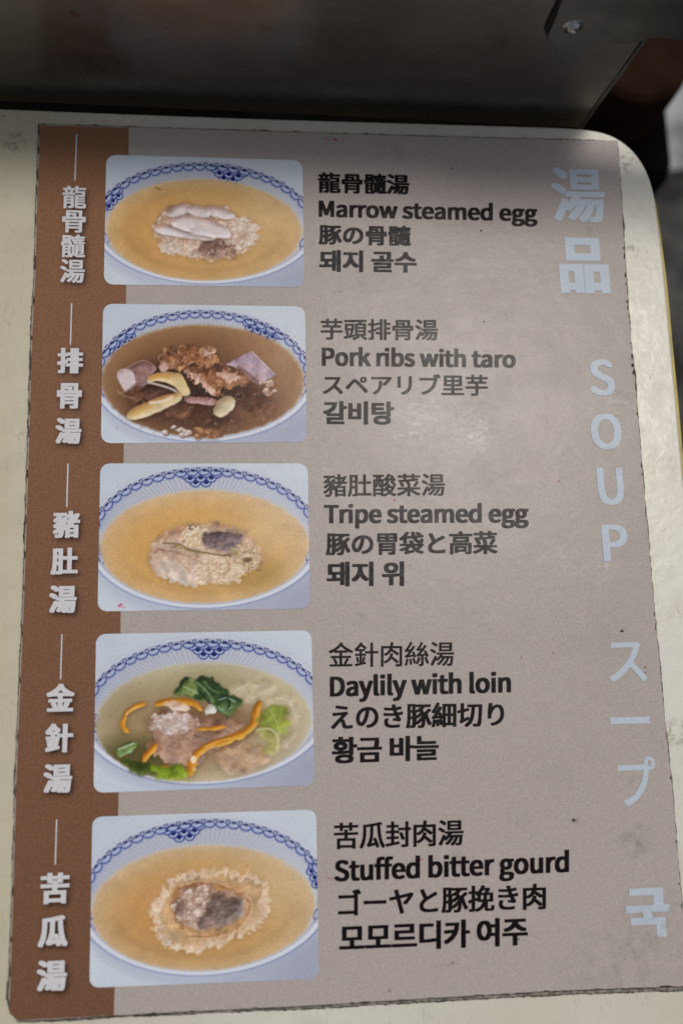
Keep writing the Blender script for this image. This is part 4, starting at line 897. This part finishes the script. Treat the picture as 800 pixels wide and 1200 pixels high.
brk = wall_poly('bracket', [(661, -8), (655, 8), (647, 30), (641, 42), (640.5, 47), (644, 51), (652, 52.2), (690, 52.5), (727, 52), (741, 51), (752, 48.5), (760, 45), (768, 43.8), (780, 45.5), (792, 47), (812, 46), (870, 40), (1150, 30), (1150, -135), (700, -135), (675, -40)], .0006, .0026, M['steel2'], panel, .0005)  # right part, out of view, stretched to shade the menu's top
kb = N('black_gap'); gapm = kb.out((.006, .006, .006), .6)
wall_poly('gap_shade_strip', [(668, -40), (659, -8), (651, 8), (641, 29), (637.5, 37), (641.5, 41), (646.5, 30), (654.5, 8), (661, -8), (673, -40)], .0003, .0012, gapm, panel)  # dark strip drawn in for the shaded gap beside the bracket
def rivet():
    c = on_y(671, 31, P0 + PN * .0026, PN); up = Vector((0, 0, 1)); bm = bmesh.new(); r = .00235
    prof = [(1.45, 0), (1.35, .10), (1.05, .12), (.98, .35), (.80, .62), (.5, .80), (.2, .88), (0, .90)]
    rings = []
    for (q, h_) in prof:
        if q == 0: rings.append([bm.verts.new(c + PN * h_ * r)]); continue
        rings.append([bm.verts.new(c + (tdir * math.cos(t) + up * math.sin(t)) * q * r + PN * h_ * r) for t in np.linspace(0, 2 * math.pi, 28, endpoint=False)])
    for A, B in zip(rings[:-1], rings[1:]):
        for i in range(28):
            if len(B) == 1: bm.faces.new((A[i], A[(i + 1) % 28], B[0]))
            else: bm.faces.new((A[i], A[(i + 1) % 28], B[(i + 1) % 28], B[i]))
    k = N('polished_rivet'); k.b.inputs['Metallic'].default_value = 1
    bm_obj('rivet', bm, k.out((.38, .38, .39), .14, k.noise(700, 3), .1, .0003), brk, True)
rivet()

# ------------------------------------------------------------------ black box added for deep shade, stool behind (out of focus)
def soft_box(name, x0, x1, y0, y1, z0, z1, mat, parent=None, bev=.01):
    bm = bmesh.new(); bmesh.ops.create_cube(bm, size=1)
    for v in bm.verts: v.co = Vector(((x0 + x1) / 2 + v.co.x * (x1 - x0), (y0 + y1) / 2 + v.co.y * (y1 - y0), (z0 + z1) / 2 + v.co.z * (z1 - z0)))
    bmesh.ops.bevel(bm, geom=bm.edges[:], offset=bev, segments=3, profile=.5, affect='EDGES')
    return bm_obj(name, bm, mat, parent)
def ray_at(u, v, z):
    d = ROT @ Vector(((u - 400) / FPX, -(v - 600) / FPX, -1.0)); return CAM + d * ((z - CAM.z) / d.z)
k = N('shade_black'); blk = k.out(k.mix(k.ramp(k.noise(30, 4), .4, .7), (.0012, .0012, .0012), (.003, .003, .003)), .9)
k.b.inputs['Specular IOR Level'].default_value = .02
c1 = ray_at(796, 208, .58)
shade_obj = thing('shade_box', 'black box standing in for the deep shade behind the rounded table corner', 'shade box', (0, 0, 0))  # added box, black where there is only deep shade
soft_box('shade_box_body', -.7, c1.x, c1.y, .95, .10, .58, blk, shade_obj, .012)
soft_box('shade_box_plinth', -.68, c1.x - .03, c1.y + .03, .93, .001, .0995, blk, shade_obj, .01)

kk = N('brown_vinyl'); vinyl = kk.out(kk.mix(kk.ramp(kk.noise(40, 4), .3, .7), (.012, .0055, .003), (.022, .010, .0055)), .8); kk.b.inputs['Specular IOR Level'].default_value = .05
kk = N('pale_enamel'); enamel = kk.out(kk.mix(kk.ramp(kk.noise(22, 4), .4, .62), (.42, .42, .45), (.24, .24, .26)), .45)
def lathe(name, c, prof, mat, parent, n_=40):
    bm = bmesh.new(); rings = []
    for r, z in prof:
        rings.append([bm.verts.new((c.x + math.cos(t) * r, c.y + math.sin(t) * r, z)) for t in np.linspace(0, 2 * math.pi, n_, endpoint=False)])
    for A, B in zip(rings[:-1], rings[1:]):
        for i in range(n_): bm.faces.new((A[i], A[(i + 1) % n_], B[(i + 1) % n_], B[i]))
    bm.faces.new(rings[0]); bm.faces.new(rings[-1])
    return bm_obj(name, bm, mat, parent, True)
def bar(name, a, b, r0, r1, mat, parent, n_=16):
    d = (b - a).normalized(); u = d.orthogonal().normalized(); v = d.cross(u); bm = bmesh.new()
    A = [bm.verts.new(a + (u * math.cos(t) + v * math.sin(t)) * r0) for t in np.linspace(0, 2 * math.pi, n_, endpoint=False)]
    B = [bm.verts.new(b + (u * math.cos(t) + v * math.sin(t)) * r1) for t in np.linspace(0, 2 * math.pi, n_, endpoint=False)]
    for i in range(n_): bm.faces.new((A[i], A[(i + 1) % n_], B[(i + 1) % n_], B[i]))
    bm.faces.new(A); bm.faces.new(B); return bm_obj(name, bm, mat, parent, True)

kk = N('pale_concrete'); pale = kk.out(kk.mix(kk.ramp(kk.noise(14, 5, .6), .38, .62), (.12, .12, .13), (.38, .385, .40)), .8)
q = [ray_at(u, v, .012) for u, v in ((640, 207), (905, 190), (940, 92), (640, 100))]
bm = bmesh.new(); vs = [bm.verts.new(p) for p in q]; f = bm.faces.new(vs); r = bmesh.ops.extrude_face_region(bm, geom=[f])
bmesh.ops.translate(bm, verts=[g_ for g_ in r['geom'] if isinstance(g_, bmesh.types.BMVert)], vec=(0, 0, -.0115))
o = bm_obj('kerb_stone', bm, pale); o['kind'] = 'structure'; o['label'] = 'pale grey concrete kerb stone on the ground beyond the table'
beam = thing('wooden_beam', 'dark brown wooden beam with a rounded end lying on the black shade box', 'wooden beam', (0, 0, .58))
e = ray_at(750, 58, .625); far = Vector((.30, .95, 0)).normalized(); sd = Vector((far.y, -far.x, 0)); R_ = .029
pts = [e + sd * R_ * math.cos(t) - far * R_ * math.sin(t) for t in np.linspace(0, math.pi, 17)]
pts = pts + [e - sd * R_ + far * .6, e + sd * R_ + far * .6]
bm = bmesh.new(); vs = [bm.verts.new(p) for p in pts]; f = bm.faces.new(vs); r = bmesh.ops.extrude_face_region(bm, geom=[f])
bmesh.ops.translate(bm, verts=[g_ for g_ in r['geom'] if isinstance(g_, bmesh.types.BMVert)], vec=(0, 0, -.0445))
bmesh.ops.bevel(bm, geom=[e_ for e_ in bm.edges if all(v.co.z > .62 for v in e_.verts)], offset=.008, segments=3, profile=.5, affect='EDGES')
bm_obj('beam_body', bm, vinyl, beam)

kk = N('grey_leg_paint'); lgm = kk.out((.12, .12, .12), .5, kk.noise(80, 4), .1, .001)
for x_, y_ in ((-.31, -.38), (.14, -.38), (-.31, .10), (.10, .10)):
    bar('leg', Vector((x_, y_, 0)), Vector((x_, y_, TABLE_Z - .0225)), .016, .016, lgm, board)
